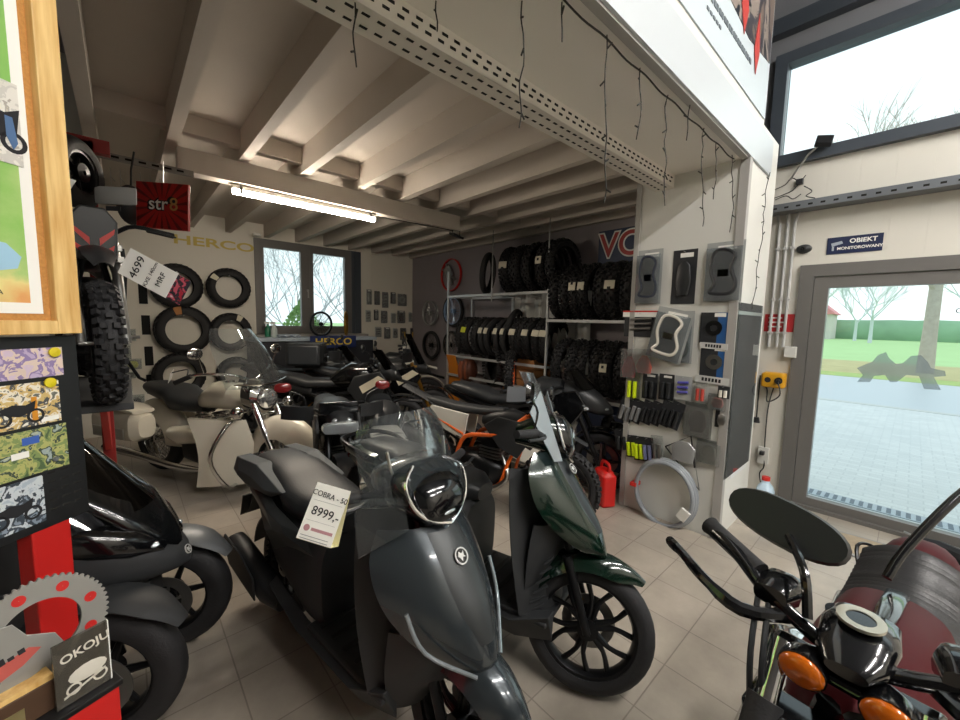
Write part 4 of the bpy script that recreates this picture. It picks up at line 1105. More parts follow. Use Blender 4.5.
def ws(u, v):
    k = 2*u-1
    w = .30*(1 - .15*v - .45*max(0, v-.55)**2*2.2)
    return (.66 - .30*v - .12*k*k, w*k, .98 + .50*v)
MB().sheet(ws, 18, 12, .004).obj('windshield', CLR, t)
MB().tube([(.60, -.27, 1.02), (.68, 0, 1.0), (.60, .27, 1.02)], .008, 6, smooth=5).obj('windshield_strip', CHR, t)
tg = frame((-.35, -.16, 1.02), (.57, -.6, -.2), (.3, .1, 1))
MB(tg).bx(-.06, .06, -.05, .05, 0, .002).obj('price_tag', PAP, t, smooth=False)
MB().tube([(-.35, -.16, 1.05), (-.1, -.2, 1.1), (.1, -.3, 1.12), (.2, -.38, 1.08)], .006, 6, smooth=3).obj('tag_string', BLK, t)
MB().tube([(-.1, .14, .3), (-.16, .3, .02)], .013, 8).obj('side_stand', CHR, t)

# ================================================================== DARK RED CRUISER, RIGHT FOREGROUND
RDP = mat('dark_cherry_paint', '42060d', .5, .0, coat=.0, spec=.12)
t = thing('motorcycle', 'dark cherry red cruiser with black handlebar and amber turn signal at right', 'motorcycle', (1.60, -.03, 0), Euler((R(0), 0, R(175))))
DX = .22; TF = Matrix.Translation((DX, 0, 0))
wheel(t, 'front_wheel', (.92 + DX, 0, .34), .34, .25, .11, GLS, 'spoke', 6, disc=.15)
wheel(t, 'rear_wheel', (-.75, 0, .33), .33, .22, .17, GLS, 'spoke', 6)
for s in (-1, 1):
    MB(TF).tube([(.92, s*.1, .34), (.56, s*.1, .80)], [.028, .026], 12).obj('fork_slider', GLS, t)
    MB(TF).tube([(.56, s*.1, .80), (.50, s*.1, .88)], .03, 12).obj('fork_boot', RUB, t)
    MB(TF).tube([(.50, s*.1, .88), (.43, s*.1, .97)], .02, 12).obj('fork_tube', CHR, t)
b = MB(TF); b.tube([(.28, -.31, 1.07), (.34, -.22, 1.06), (.385, -.13, 1.02), (.40, 0, .98), (.385, .13, 1.02), (.34, .22, 1.06), (.28, .31, 1.07)], .015, 10, smooth=5); hb = b.obj('handlebar', GLS, t)
for s in (-1, 1):
    MB(TF).tube([(.35, s*.17, 1.045), (.345, s*.18, 1.048), (.285, s*.295, 1.07), (.278, s*.308, 1.072)], [.023, .021, .021, .024], 14).obj('grip', RUB, hb)
    MB(TF).tube([(.39, s*.10, 1.0), (.45, s*.17, 1.0), (.44, s*.25, 1.02), (.41, s*.31, 1.035), (.39, s*.35, 1.04)], [.014, .015, .012, .011, .013], 8, smooth=4).ball((.385, s*.357, 1.04), .012, 10, 8).obj('brake_lever' if s < 0 else 'clutch_lever', GLS, hb)
    MB(TF).hull([(.32, 1.03, .035, .025, 3, s*.13), (.36, 1.03, .04, .032, 3, s*.13), (.40, 1.03, .03, .02, 3, s*.135)], 14).obj('switch_housing', GLS, hb, bevel=0)
    if s > 0: continue
    m = MB(TF); m.tube([(.40, s*.07, 1.02), (.36, s*.09, 1.09), (.28, s*.14, 1.12)], .009, 8, smooth=4)
    mo = m.obj('mirror_stem', GLS, hb)
    M_ = frame((.25, s*.16, 1.135), (-.1, s*1, .18), (-.55, s*-.02, 1))
    m = MB(TF @ M_); m.hull([(-.008, 0, .12, .05, 2.3), (.006, 0, .125, .055, 2.3), (.014, 0, .117, .048, 2.3)], 28, 'Z'); mi = m.obj('mirror', BLK, hb)
# dash console
b = MB(TF); b.hull([(.25, .995, .025, .015, 2.4), (.28, 1.005, .05, .022, 2.6), (.36, 1.01, .058, .026, 2.6), (.43, 1.0, .05, .024, 2.5), (.46, .99, .03, .012, 2.3)], 22); do = b.obj('dash_console', GLS, t)
M_ = frame((.36, .0, 1.042), (0, 1, 0), (-1, 0, .08))
MB(TF @ M_).lathe([(.022, 0), (.036, 0), (.036, .006), (.022, .006)], axis='Z', n=28, closed=True).obj('speedometer_ring', mat('ring_cream', 'c9c6b6', .25, .6), do)
MB(TF @ M_).lathe([(.0005, .004), (.022, .004)], axis='Z', n=24).obj('dial', GLS, do)
MB(TF @ frame((.29, -.04, 1.0), (0, 1, 0), (-1, 0, .1))).lathe([(.016, 0), (.024, 0), (.024, .004), (.016, .004)], axis='Z', n=20, closed=True).obj('indicator_ring', DKM, do)
b = MB(TF); b.box((.42, 0, .955), (.07, .24, .024)).box((.48, 0, .86), (.09, .27, .03)); b.obj('triple_clamp', GLS, t, bevel=.012)
b = MB(TF); b.hull([(.54, .72, .07, .08, 2.2), (.64, .72, .10, .10, 2.1), (.70, .72, .10, .10, 2.05)], 22); b.obj('headlamp_shell', GLS, t)
MB(TF).ball((.70, 0, .72), (.03, .09, .09), 18, 10).obj('headlamp', LENS, t)
for s in (-1, 1):
    M_ = frame((.47, s*.115, .905), (0, 1, 0), (0, 0, 1))
    m = MB(TF); m.hull([(.40, .955, .02, .018, 2.2, s*.05), (.43, .955, .036, .03, 2.1, s*.055), (.47, .955, .038, .033, 2.05, s*.058)], 20); so = m.obj('signal_housing', GLS, t)
    MB(TF).ball((.47, s*.058, .955), (.018, .036, .03), 18, 10).obj('signal_lens', AMB, so)
# tank with chrome console
MB().hull([(.70, .76, .05, .06, 2.4), (.64, .78, .09, .09, 2.4), (.46, .785, .125, .11, 2.4), (.2, .75, .13, .11, 2.4), (-.05, .72, .12, .10, 2.4), (-.2, .68, .09, .07, 2.4), (-.28, .66, .05, .05, 2.3)], 24).obj('tank', RDP, t)
MB().hull([(.30, .868, .015, .008, 2.4), (.15, .858, .025, .012, 2.4), (-.05, .825, .025, .012, 2.4), (-.2, .75, .015, .01, 2.4)], 14).obj('tank_console', GLS, t)
for s in (-1, 1):
    MB().tube([(.5, s*.125, .74), (.1, s*.13, .72), (-.2, s*.09, .66)], .007, 6, smooth=5).obj('tank_trim', CHR, t)
SEATB = mat('ribbed_seat_vinyl', '232324', .38, bump=.1, bscale=120)
def seatf(u, v):
    k = 2*v-1
    x = -.16 - .42*u
    w = .13*(1 - .25*u) * (.75 + .25*math.sin(min(1, u*3)*PI/2))
    return (x, w*k, .55 + .08*u*u + .06*max(0, u-.45) + .05*(1-k*k) + .006*abs(math.sin(u*60)))
so = MB().sheet(seatf, 60, 14, .07).obj('seat', SEATB, t)
for s in (-1, 1):
    MB().tube([Vector(seatf(u/12, .5 + s*.5)) + Vector((0, s*.004, -.01)) for u in range(13)], .007, 6).obj('seat_trim', mat('seat_silver_trim', 'b9b9b4', .25, .8), so)
MB().sheet(lambda u, v: (-.75 + (.40 - .08*abs(2*v-1)**3)*math.cos(R(5+150*u)), .11*(2*v-1), .33 + (.40 - .08*abs(2*v-1)**3)*math.sin(R(5+150*u))), 18, 8, .006).obj('rear_fender', RDP, t)
MB().sheet(lambda u, v: (.92 + (.385 - .06*abs(2*v-1)**3)*math.cos(R(15+140*u)), .075*(2*v-1), .34 + (.385 - .06*abs(2*v-1)**3)*math.sin(R(15+140*u))), 18, 8, .006).obj('front_fender', GLS, t)
MB().tube([(-.10, -.03, .84), (-.18, .0, .93), (-.34, .09, 1.10), (-.38, .14, 1.12), (-.38, .22, 1.11)], .013, 10, smooth=5).obj('bent_bar', GLS, t)
b = MB(); b.tube([(-.45, -.12, .62), (-.56, -.16, .72), (-.70, -.12, .68), (-.74, -.08, .58)], .006, 6, smooth=6)
b.obj('luggage_loop', DKM, t)
b = MB(); b.hull([(-.3, .33, .14, .14, 3.5), (-.05, .34, .17, .16, 3.5), (.25, .33, .12, .13, 3.5)], 18); eo = b.obj('engine', DKM, t)
b = MB()
for ang in (-.38, .38):
    for k in range(6):
        c = Vector((-.03 + math.sin(ang)*(.1 + .045*k), 0, .42 + math.cos(ang)*(.05 + .045*k)))
        b.lathe([(.02, -.009), (.095, -.009), (.095, .009), (.02, .009)], c=c, axis='Z', n=18, closed=True)
b.obj('cylinder_fin', STL, eo)
MB().hull([(.1, .52, .07, .07, 2.3, -.2), (.02, .52, .08, .08, 2.3, -.22), (-.06, .52, .05, .05, 2.3, -.2)], 16).obj('air_cleaner', CHR, t)
for s in (-1, 1):
    MB().tube([(.30, s*.12, .22), (.36, s*.30, .26)], .013, 8).obj('peg_bracket', CHR, t)
    MB().tube([(.36, s*.30, .26), (.37, s*.42, .27)], .02, 12).obj('footpeg', RUB, t)
    MB().tube([(.38, s*.3, .28), (.48, s*.4, .30), (.5, s*.44, .33)], .008, 6, smooth=3).obj('pedal', CHR, t)
    b = MB(); b.tube([(.66, s*.02, .90), (.6, s*.09, .55), (.34, s*.12, .22), (-.25, s*.12, .2)], .02, 8, smooth=4); b.obj('frame_tube', GLS, t)
MB().tube([(.2, -.12, .42), (.24, -.2, .24), (-.2, -.22, .2), (-1.0, -.24, .26)], .032, 12, smooth=5).obj('exhaust_pipe', CHR, t)
b = MB()
for q in range(2): b.tube([(.60, -.16 + .02*q, 1.02), (.72, -.13+.02*q, .92), (.66, -.12+.01*q, .72), (.4, -.12, .62)], .0055, 6, smooth=5)
b.obj('cable', BLK, t)
MB().tube([(-.05, .13, .25), (-.1, .3, .02)], .013, 8).obj('side_stand', GLS, t)
# ================================================================== LEFT FOREGROUND: BOARD, POST, TROPHY
BO = at(75, 333, .95); UH = Vector((.77, .63, 0)).normalized()
BM = frame(BO, UH, (0, 0, 1))      # local x to the board's right, y up, z towards the viewer
PINE = bpy.data.materials.new('pine_wood'); PINE.use_nodes = True
nt = PINE.node_tree; bs = nt.nodes['Principled BSDF']; bs.inputs['Roughness'].default_value = .45
tc = nt.nodes.new('ShaderNodeTexCoord'); mp = nt.nodes.new('ShaderNodeMapping'); mp.inputs['Scale'].default_value = (14, 14, 1.2)
nz = nt.nodes.new('ShaderNodeTexNoise'); nz.inputs['Scale'].default_value = 5; nz.inputs['Detail'].default_value = 5
cr = nt.nodes.new('ShaderNodeValToRGB'); cr.color_ramp.elements[0].color = lin('c99a55'); cr.color_ramp.elements[1].color = lin('ecca88'); cr.color_ramp.elements[0].position = .3; cr.color_ramp.elements[1].position = .7
nt.links.new(tc.outputs['Object'], mp.inputs[0]); nt.links.new(mp.outputs[0], nz.inputs['Vector']); nt.links.new(nz.outputs['Fac'], cr.inputs[0]); nt.links.new(cr.outputs[0], bs.inputs['Base Color'])
CORK = mat('cork', 'b98445', .9, vary=.35, scale=160)
bd = thing('pin_board', 'cork pin board in a pale pine frame at the upper left', 'pin board')
fb = MB(BM); fb.bx(-.047, 0, 0, 1.15, -.012, .022).bx(-.9, -.047, 0, .03, -.012, .022).bx(-.9, -.86, .03, 1.15, -.012, .022).bx(-.86, -.047, 1.11, 1.15, -.012, .022)
fb.obj('board_frame', PINE, bd, smooth=False, bevel=.002)
MB(BM).bx(-.86, -.047, .03, 1.11, -.008, .004).obj('cork_panel', CORK, bd, smooth=False)
# map pinned on the cork
MAPM = bpy.data.materials.new('relief_map_print'); MAPM.use_nodes = True
nt = MAPM.node_tree; bs = nt.nodes['Principled BSDF']; bs.inputs['Roughness'].default_value = .5
tc = nt.nodes.new('ShaderNodeTexCoord'); nz = nt.nodes.new('ShaderNodeTexNoise'); nz.inputs['Scale'].default_value = 6; nz.inputs['Detail'].default_value = 8
sp = nt.nodes.new('ShaderNodeSeparateXYZ'); ad = nt.nodes.new('ShaderNodeMath'); ad.operation = 'MULTIPLY_ADD'; ad.inputs[1].default_value = .55; ad.inputs[2].default_value = -.86
a2 = nt.nodes.new('ShaderNodeMath'); a2.operation = 'ADD'
cr = nt.nodes.new('ShaderNodeValToRGB')
for k in range(4): cr.color_ramp.elements.new(.5)
for e, (p_, c_) in zip(cr.color_ramp.elements, [(0, 'd0703a'), (.36, 'e0a060'), (.5, 'e3d38a'), (.58, 'a9c878'), (.72, '86b958'), (1, '7cb356')]): e.position = p_; e.color = lin(c_)
nt.links.new(tc.outputs['Object'], nz.inputs['Vector']); nt.links.new(tc.outputs['Object'], sp.inputs[0]); nt.links.new(sp.outputs['Z'], ad.inputs[0])
nt.links.new(nz.outputs['Fac'], a2.inputs[0]); nt.links.new(ad.outputs[0], a2.inputs[1]); nt.links.new(a2.outputs[0], cr.inputs[0]); nt.links.new(cr.outputs[0], bs.inputs['Base Color'])
mpo = thing('wall_map', 'coloured relief map with white margin pinned on the cork board', 'map')
MB(BM).bx(-.80, -.062, .045, 1.05, .004, .006).obj('map_sheet', PAP, mpo, smooth=False)
MB(BM).bx(-.80, -.083, .068, 1.0, .006, .0065).obj('map_print', MAPM, mpo, smooth=False)
MB(BM).prism([(-.18, .20), (-.115, .19), (-.092, .165), (-.10, .14), (-.14, .13), (-.18, .135)], .0065, .0069, 'Z').obj('lake', mat('map_lake', '9cc4dc', .5), mpo, smooth=False)
for tx, x, y, sz in (('Y', -.135, .172, .012), ('RIA', -.137, .088, .013)):
    text('map_lettering', tx, sz, INK, mpo, BM @ Matrix.Translation((x, y, .0072)), ext=.0002)
ph = tag(MB(BM).bx(-.165, -.075, .355, .52, .0075, .0085).obj('photo', photo_mat('photo_red_blue', ['d8d4cb', 'c9c5be', 'dedad2', 'a9a49a', 'c2b8a4'], 30, 3), None, smooth=False), 'photo of motorcycles pinned over the map', 'photo')

b = MB(BM)
for q in (-.032, .03): b.lathe([(.014, .0085), (.022, .0085), (.022, .0092), (.014, .0092)], c=(-.118+q, .40, 0), axis='Z', n=18, closed=True)
b.prism([(-.16, .43), (-.13, .46), (-.10, .455), (-.075, .47), (-.082, .42), (-.11, .405), (-.14, .41)], .0085, .0092, 'Z'); b.obj('printed_motorcycle', INK, ph, smooth=False)
MB(BM).prism([(-.10, .45), (-.088, .45), (-.082, .40), (-.09, .385), (-.10, .41)], .0092, .0097, 'Z').obj('printed_jeans', mat('print_jeans', '4a6a94', .6), ph, smooth=False)
# black post strip with photographs
ps = thing('display_post', 'red steel post carrying a black strip of pinned photographs', 'display post')
MB(BM).bx(-.11, -.035, -1.545, -.40, -.055, -.008).obj('post', REDP, ps, smooth=False, bevel=.004)
bp_ = MB(BM).bx(-.30, .004, -.45, -.006, -.014, -.004).obj('black_panel', mat('panel_black', '101113', .5), ps, smooth=False, bevel=.002)
sl = MB(BM)
for r_ in range(5):
    for c_ in range(3): sl.bx(-.075 + .025*c_, -.06 + .025*c_, -.325 - .022*r_, -.320 - .022*r_, -.004, -.0035)
sl.obj('slot', HOL, bp_, smooth=False)
MB(BM).cyl((-.058, -.293, -.004), (-.058, -.293, .0), .006, n=14).obj('screw', STL, bp_)
for nm, x0, x1, y0, y1, cols, lab, sd in (
    ('photo', -.24, -.028, -.098, -.032, ['b9a6c4', '8d7aa6', 'd6c2b4', 'cbb7c9', '6d5a86'], 'lilac and cream printed banknote-like photo at the top of the black strip', 1),
    ('photo', -.24, -.040, -.205, -.108, ['e2ded2', '4a4c4e', 'cdb070', 'e4dccb', '6a6a60', 'd4cfc2'], 'photo of a yellow motorcycle on the black strip', 2),
    ('photo', -.24, -.032, -.315, -.213, ['4d6240', '7f9158', 'aeae6a', '3b4a3c', '9aa8a8', 'c4c49a'], 'photo of people outdoors among green bushes', 3),
    ('photo', -.24, -.085, -.43, -.322, ['a9b6c2', 'c6cdd2', '39424c', '8592a0', '20262c'], 'grey-blue photo of a parked motorcycle, lowest on the strip', 4)):
    p_ = thing(nm, lab, 'photo', group='photos on the black strip')
    MB(BM).bx(x0, x1, y0, y1, -.0035, -.002).obj('print', photo_mat('photo_print_%d' % sd, cols, 48, sd*3.3), p_, smooth=False)
    if sd == 2: MB(BM).bx(-.078, -.045, -.200, -.190, -.002, -.0015).obj('caption_plate', PAP, p_, smooth=False); MB(BM).bx(-.093, -.083, -.195, -.14, -.002, -.0015).obj('yellow_fork', mat('print_amber', 'd08a1c', .5), p_, smooth=False)
    if sd in (2, 4):
        yb_ = -.182 if sd == 2 else -.40; xb_ = -.115 if sd == 2 else -.135
        b = MB(BM)
        for q in (-.028, .028): b.lathe([(.011, -.002), (.016, -.002), (.016, -.0012), (.011, -.0012)], c=(xb_+q, yb_, 0), axis='Z', n=18, closed=True)
        b.prism([(xb_-.034, yb_+.022), (xb_-.01, yb_+.03), (xb_+.012, yb_+.026), (xb_+.03, yb_+.034), (xb_+.026, yb_+.012), (xb_+.0, yb_+.002), (xb_-.02, yb_+.008)], -.002, -.0012, 'Z')
        b.obj('printed_motorcycle', INK, p_, smooth=False)
    if sd == 3:
        MB(BM).bx(-.115, -.085, -.245, -.228, -.002, -.0015).obj('road_sign', mat('print_blue', '3a5fb0', .5), p_, smooth=False)
        MB(BM).bx(-.135, -.105, -.272, -.258, -.002, -.0015).obj('banner', PAP, p_, smooth=False)
PINY = mat('yellow_pin', 'd9c820', .4)
for x, y, l in ((-.045, -.043, 'yellow smiley pin on the lilac print'), (-.058, -.112, 'yellow pin above the yellow motorcycle photo')):
    tag(MB(BM).lathe([(.0005, .0), (.011, .0), (.011, .004), (.0005, .006)], axis='Z', n=18).obj('push_pin', PINY), l, 'pin', 'yellow pins')
    o = COL.objects['push_pin'] if 'push_pin.001' not in COL.objects else COL.objects['push_pin.001']
    o.data.transform(BM @ Matrix.Translation((x, y, 0)) @ BM.inverted())

# trophy on a red and black pedestal
TZ = .862
tp0 = at(48, 690, .74); TPX = Vector((tp0.x, tp0.y, 0))
TM = frame(Vector((tp0.x, tp0.y, TZ)), (.93, .36, 0), (0, 0, 1))
pd = thing('pedestal', 'red pedestal with a black top edge under the trophy', 'pedestal')
MB(TM).bx(-.28, .085, -TZ, -.008, -.12, .05).obj('body', REDP, pd, smooth=False, bevel=.003)
MB(TM).bx(-.285, .09, -.012, 0, -.125, .055).obj('top_plate', mat('pedestal_edge', '131314', .35), pd, smooth=False, bevel=.002)
tr_ = thing('trophy', 'sprocket trophy with engraved silver plate, wooden block and glass plaque', 'trophy')
SPK = mat('sprocket_alloy', '95948f', .4, .35)
def ring_plate(b, c, Ro, Ri, teeth, th, holes):
    n = teeth * 4; out = []
    for i in range(n):
        a = 2*PI*i/n
        r = Ro + (.0045 if i % 4 in (1, 2) else 0)
        out.append((c[0] + r*math.cos(a), c[1] + r*math.sin(a), Ri, a))
    vs = []; fs = []
    for z in (0, th):
        for q in out: vs.append((q[0], q[1], z))
        for q in out: vs.append((c[0] + Ri*math.cos(q[3]), c[1] + Ri*math.sin(q[3]), z))
    for i in range(n):
        j = (i+1) % n
        fs += [(i, j, n+j, n+i), (2*n+i, 3*n+i, 3*n+j, 2*n+j), (i, 2*n+i, 2*n+j, j), (n+i, n+j, 3*n+j, 3*n+i)]
    return b.add(vs, fs)
SM = TM @ Matrix.Translation((.005, .135, -.03)) @ Matrix.Rotation(R(-8), 4, 'X')
so = ring_plate(MB(SM), (0, 0), .094, .056, 56, .006, 8).obj('sprocket', SPK, tr_)
for k in range(8):
    a = 2*PI*k/8 + .3
    MB(SM).lathe([(.0005, .0065), (.0095, .0065), (.0095, .0062)], c=(.075*math.cos(a), .075*math.sin(a), 0), axis='Z', n=14).obj('hole', REDP if k in (0, 1, 2, 3, 6, 7) else HOL, so)
PLM = TM @ Matrix.Translation((-.075, .10, -.015)) @ Matrix.Rotation(R(-8), 4, 'X')
pl = MB(PLM); pl.prism([(-.16, -.09), (.07, -.03), (.105, .0), (.095, .025), (.06, .045), (.045, .075), (-.02, .085), (-.16, .10)], 0, .004, 'Z')
plo = pl.obj('engraved_plate', SPK, tr_, smooth=False, bevel=.001)
r_ = MB(PLM); r_.prism([(-.16, -.075), (.05, -.005), (.075, .012), (.06, .022), (-.16, -.035)], .004, .0046, 'Z').prism([(-.16, .02), (.03, .07), (-.03, .08), (-.16, .06)], .004, .0046, 'Z')
r_.obj('red_paint_stroke', mat('worn_red', 'b5544c', .5), plo, smooth=False)
for k, (tx, y, sz, c_) in enumerate((('MOTOCYKL', .012, .013, INK), ('POJAZD', -.016, .011, INK), ('2018/19r.', -.036, .012, INK))):
    b = MB(PLM @ Matrix.Rotation(R(10), 4, 'Z'))
    for q in range(14 - 3*k): b.bx(-.12 + q*.013, -.112 + q*.013 + (q % 3)*.001, y-sz*.35, y-sz*.35 + sz*(.5 + .4*((q*7+k) % 3)/2), .0046, .005)
    b.obj('engraving', INK, plo, smooth=False)
WOOD = mat('walnut_block', '4a3424', .5, vary=.3, scale=30)
wb = MB(TM).bx(-.26, .005, 0, .058, -.045, .02).obj('wooden_block', WOOD, tr_, smooth=False, bevel=.002)
MB(TM).bx(-.26, .004, .058, .068, -.043, .018).obj('pale_top', PINE, tr_, smooth=False)
MB(TM).bx(-.11, -.035, .01, .035, .02, .0215).obj('name_plate', mat('brass_plate', 'b5a878', .3, .8), wb, smooth=False)
MB(TM).prism([(.0, .0), (.026, .0), (.018, .085), (.012, .085)], .021, .03, 'Z').obj('clip_stand', DKM, tr_, smooth=False)
gp = MB(TM).bx(-.0, .078, .002, .128, .031, .037).obj('glass_plaque', glass_mat('plaque_glass', '9a968c', .6, .4, '6d685e'), tr_, smooth=False)
text('plaque_lettering', 'OKOJU', .022, mat('etched_glass', 'cfcabd', .6), gp, TM @ Matrix.Translation((.044, .097, .0375)) @ Matrix.Rotation(R(7), 4, 'Z'), ext=.0003, bold=.0004)
b = MB(TM); b.ball((.045, .05, .038), (.028, .016, .001), 14, 6); 
for q in (.024, .062): b.lathe([(.008, .0375), (.011, .0375), (.011, .0385), (.008, .0385)], c=(q, .028, 0), axis='Z', n=16, closed=True)
b.prism([(.01, .016), (.07, .034), (.07, .038), (.01, .02)], .0375, .0385, 'Z'); b.obj('motorcycle_engraving', MATS['etched_glass'], gp, smooth=False)
MB(TM).bx(.0775, .0795, .002, .128, .031, .037).obj('bright_edge', PAP, gp, smooth=False)

# ---- red T-post and shelf carrying the small dirt bike
tp = thing('rack_post', 'dark red T-shaped steel post reaching up to the ceiling edge', 'post')
px_ = at(86, 130, 2.35); PX, PY = px_.x, px_.y
MB().bx(PX-.03, PX+.03, PY-.03, PY+.03, 0, 2.62).obj('upright', mat('dark_red_paint', '8c1f1c', .45), tp, smooth=False, bevel=.003)
MB().bx(PX-.16, PX+.10, PY-.03, PY+.03, 2.56, 2.64).obj('cross_arm', MATS['dark_red_paint'], tp, smooth=False, bevel=.003)
sh = thing('wall_shelf', 'black shelf plate with red bracket holding the small dirt bike', 'shelf')
SZ = 1.215
MB().bx(-1.2, .02, 2.25, 3.35, SZ-.03, SZ).obj('shelf_plate', BLKM, sh, smooth=False, bevel=.004)
MB().prism([(PY-.6, SZ-.03), (PY-.06, SZ-.03), (PY-.06, .75), (PY-.12, .75)], PX-.015, PX+.015, 'X').obj('bracket', REDP, sh, smooth=False)
pb_ = thing('dirt_bike', 'small black dirt bike with red stripes and price card on the shelf', 'motorcycle', (-.12, 2.87, SZ), Euler((0, 0, R(-84))))
pb_.scale = (.78, .78, .78)
moto(pb_, dict(kind='enduro', paint=BLK, accent=BLK, framem=DKM, plate=BLKM, mask=BLK, rstyle='wire', knob=1, fwheel=(.33, .25), rwheel=(.30, .2), wid=(.10, .13), rim=DKM, zbar=1.0, mirrors=False, forkm=STL, steer=R(0), rfm=BLKM))
S_ = steer(.46, 0, R(25))
REDD = mat('red_decal', 'c32a22', .4)
for s in (-1, 1):
    MB().prism([(.42, .80), (.25, .84), (.12, .80), (.3, .77)], s*.142, s*.146).obj('red_stripe', REDD, pb_, smooth=False)
m = MB(S_)
for s in (-1, 1): m.prism([(s*.02, .90), (s*.085, .96), (s*.08, .93), (s*.02, .86)], .622, .626, 'X').prism([(s*.02, .82), (s*.08, .87), (s*.075, .84), (s*.02, .785)], .622, .626, 'X')
m.obj('red_stripe', REDD, pb_, smooth=False)
MB(S_).prism([(-.26, .92), (-.12, 1.06), (-.05, 1.20), (-.2, 1.22), (-.32, 1.05)], .55, .57, 'X').obj('white_plate', WHP, pb_, smooth=False)
pt = thing('price_card', 'white price card reading 4699 with a red picture below the small dirt bike bars', 'price card')
PM = frame(at(150, 274, 1.56), at(179, 289, 1.56) - at(132, 264, 1.56), at(159, 257, 1.56) - at(142, 289, 1.56))
MB(PM).bx(-.115, .10, -.055, .055, 0, .002).obj('card', PAP, pt, smooth=False)
MB(PM).bx(.105, .15, -.05, .045, 0, .002).bx(.10, .16, -.055, .05, -.001, 0).obj('picture', photo_mat('photo_red_card', ['b03040', '303038', 'd06070', 'e0d0d0'], 40, 7), pt, smooth=False)
for tx, x, sz in (('4699', -.055, .046), ('KXE 140cm', .005, .022), ('MRF', .05, .032)):
    text('handwriting', tx, sz, INK, pt, PM @ Matrix.Translation((x, 0, .003)) @ Matrix.Rotation(R(90), 4, 'Z'), ext=.0003)
# wheel hung above, parts bag, red box
tw = thing('small_tyre', 'black tyre with rim hanging above the small dirt bike', 'tyre', at(74, 172, 1.95), Euler((0, R(8), R(62))))
tyre_mb(.17, .105, .11, 0).obj('tyre', RUB, tw)
rim_mb(.105, .09, style='spoke').obj('rim', DKM, tw)
bgm = mat('silver_pouch', 'a9aaa8', .3, .4)
M_ = frame(at(116, 196, 1.75), (.78, -.6, .0), (.0, .05, 1))
bgo = thing('parts_bag', 'small silver parts bag with printed label beside the hanging tyre', 'parts bag')
MB(M_).hull([(-.085, 0, .034, .004, 3), (-.06, 0, .04, .014, 3), (.05, 0, .04, .012, 3), (.085, 0, .036, .003, 3)], 14).obj('pouch', bgm, bgo)
MB(M_).bx(-.03, .03, -.07, -.05, .016, .018).obj('print', INK, bgo, smooth=False)
M_ = frame(at(162, 206, 2.35), at(188, 208, 2.35) - at(134, 204, 2.35), (0, 0, 1))
w_ = (at(189, 230, 2.35) - at(137, 227, 2.35)).length / 2; h_ = (at(136, 182, 2.35) - at(137, 227, 2.35)).length / 2
rb = thing('carton', 'red carton with dark sunburst rays hanging from the rail', 'box')
MB(M_).bx(-w_, w_, -h_, h_, -.02, .0).obj('carton_body', mat('carton_red', 'b3231f', .4), rb, smooth=False, bevel=.002)
ry = MB(M_)
for k in range(18):
    a = 2*PI*k/18 + .1; a2 = a + .13
    def ed(a):
        c, s = math.cos(a), math.sin(a); q = min(w_/max(1e-6, abs(c)), h_/max(1e-6, abs(s))) * .98
        return (q*c, q*s)
    p0 = (.05*math.cos(a+.06), .04*math.sin(a+.06))
    ry.prism([p0, ed(a), ed(a2)], .0, .0008, 'Z')
ry.obj('sunburst_ray', mat('carton_dark_red', '6d1512', .45), rb, smooth=False)
text('logo_outline', 'str8', .105, INK, rb, M_ @ Matrix.Translation((.0, .01, .0012)), bold=.007, ext=.0003)
text('logo', 'str', .105, PAP, rb, M_ @ Matrix.Translation((-.022, .01, .002)), bold=.0008, ext=.0003)
text('logo', '8', .105, mat('logo_olive', 'b98f50', .5), rb, M_ @ Matrix.Translation((.071, .01, .002)), bold=.0008, ext=.0003)
MB().tube([M_ @ Vector((0, h_, -.01)), M_ @ Vector((0, h_+.09, -.01)), M_ @ Vector((.01, h_+.12, .0))], .0025, 5).obj('hook', STL, rb)
bb = tag(MB().ball(at(131, 205, 2.42), (.07, .05, .12), 16, 12).obj('helmet_bag', BLKM), 'rounded black bag hanging behind the red carton', 'bag')
MB().tube([at(131, 190, 2.42), at(131, 170, 2.42), at(134, 152, 2.45)], .006, 6).obj('strap', BLK, bb)
bf = MB()
for k in range(7):
    p = at(100 + 10*k, 165 + 2*k, 3.55); bf = MB(); bf.tube([p, p + Vector((0, 0, -.16))], .003, 4)
    bf.tube([p + Vector((0, 0, -.08)), p + Vector((.03, 0, -.12))], .003, 4)
    tag(bf.obj('hanging_hook', STL), 'thin wire hook, %s from the left under the perforated rail' % ['first', 'second', 'third', 'fourth', 'fifth', 'sixth', 'seventh'][k], 'hook', 'wire hooks under the rail')
# ================================================================== TYRE RACK
RX = 3.84
rk = thing('tyre_rack', 'white metal tyre rack with two bays along the grey wall', 'rack')
RKM = mat('rack_white', 'c6c8c8', .4, .4)
ylo, ymid, yhi = 1.72, onx(548, 300, RX).y, onx(448, 320, RX).y
z1 = onx(500, 360, RX).z - .02; z2 = onx(500, 294, RX).z; z3 = onx(590, 321, RX).z; z4 = onx(575, 397, RX).z
for y, zt in ((yhi, 2.36), (ymid, 2.0), (ylo, 2.0)):
    for x in (RX, RX + .5):
        MB().bx(x-.012, x+.012, y-.012, y+.012, 0, zt if x == RX else min(zt, z2)).obj('upright', RKM, rk, smooth=False)
for z, a, b_ in ((z1, ymid, yhi), (z2, ymid, yhi), (z3, ylo, ymid), (z4, ylo, ymid), (z4, ymid, yhi)):
    m = MB()
    for x in (RX, RX + .5): m.bx(x-.014, x+.014, a, b_, z-.02, z+.012)
    for y in (a, b_, (a+b_)/2): m.bx(RX, RX+.5, y-.012, y+.012, z-.018, z+.008)
    m.obj('shelf_rail', RKM, rk, smooth=False)
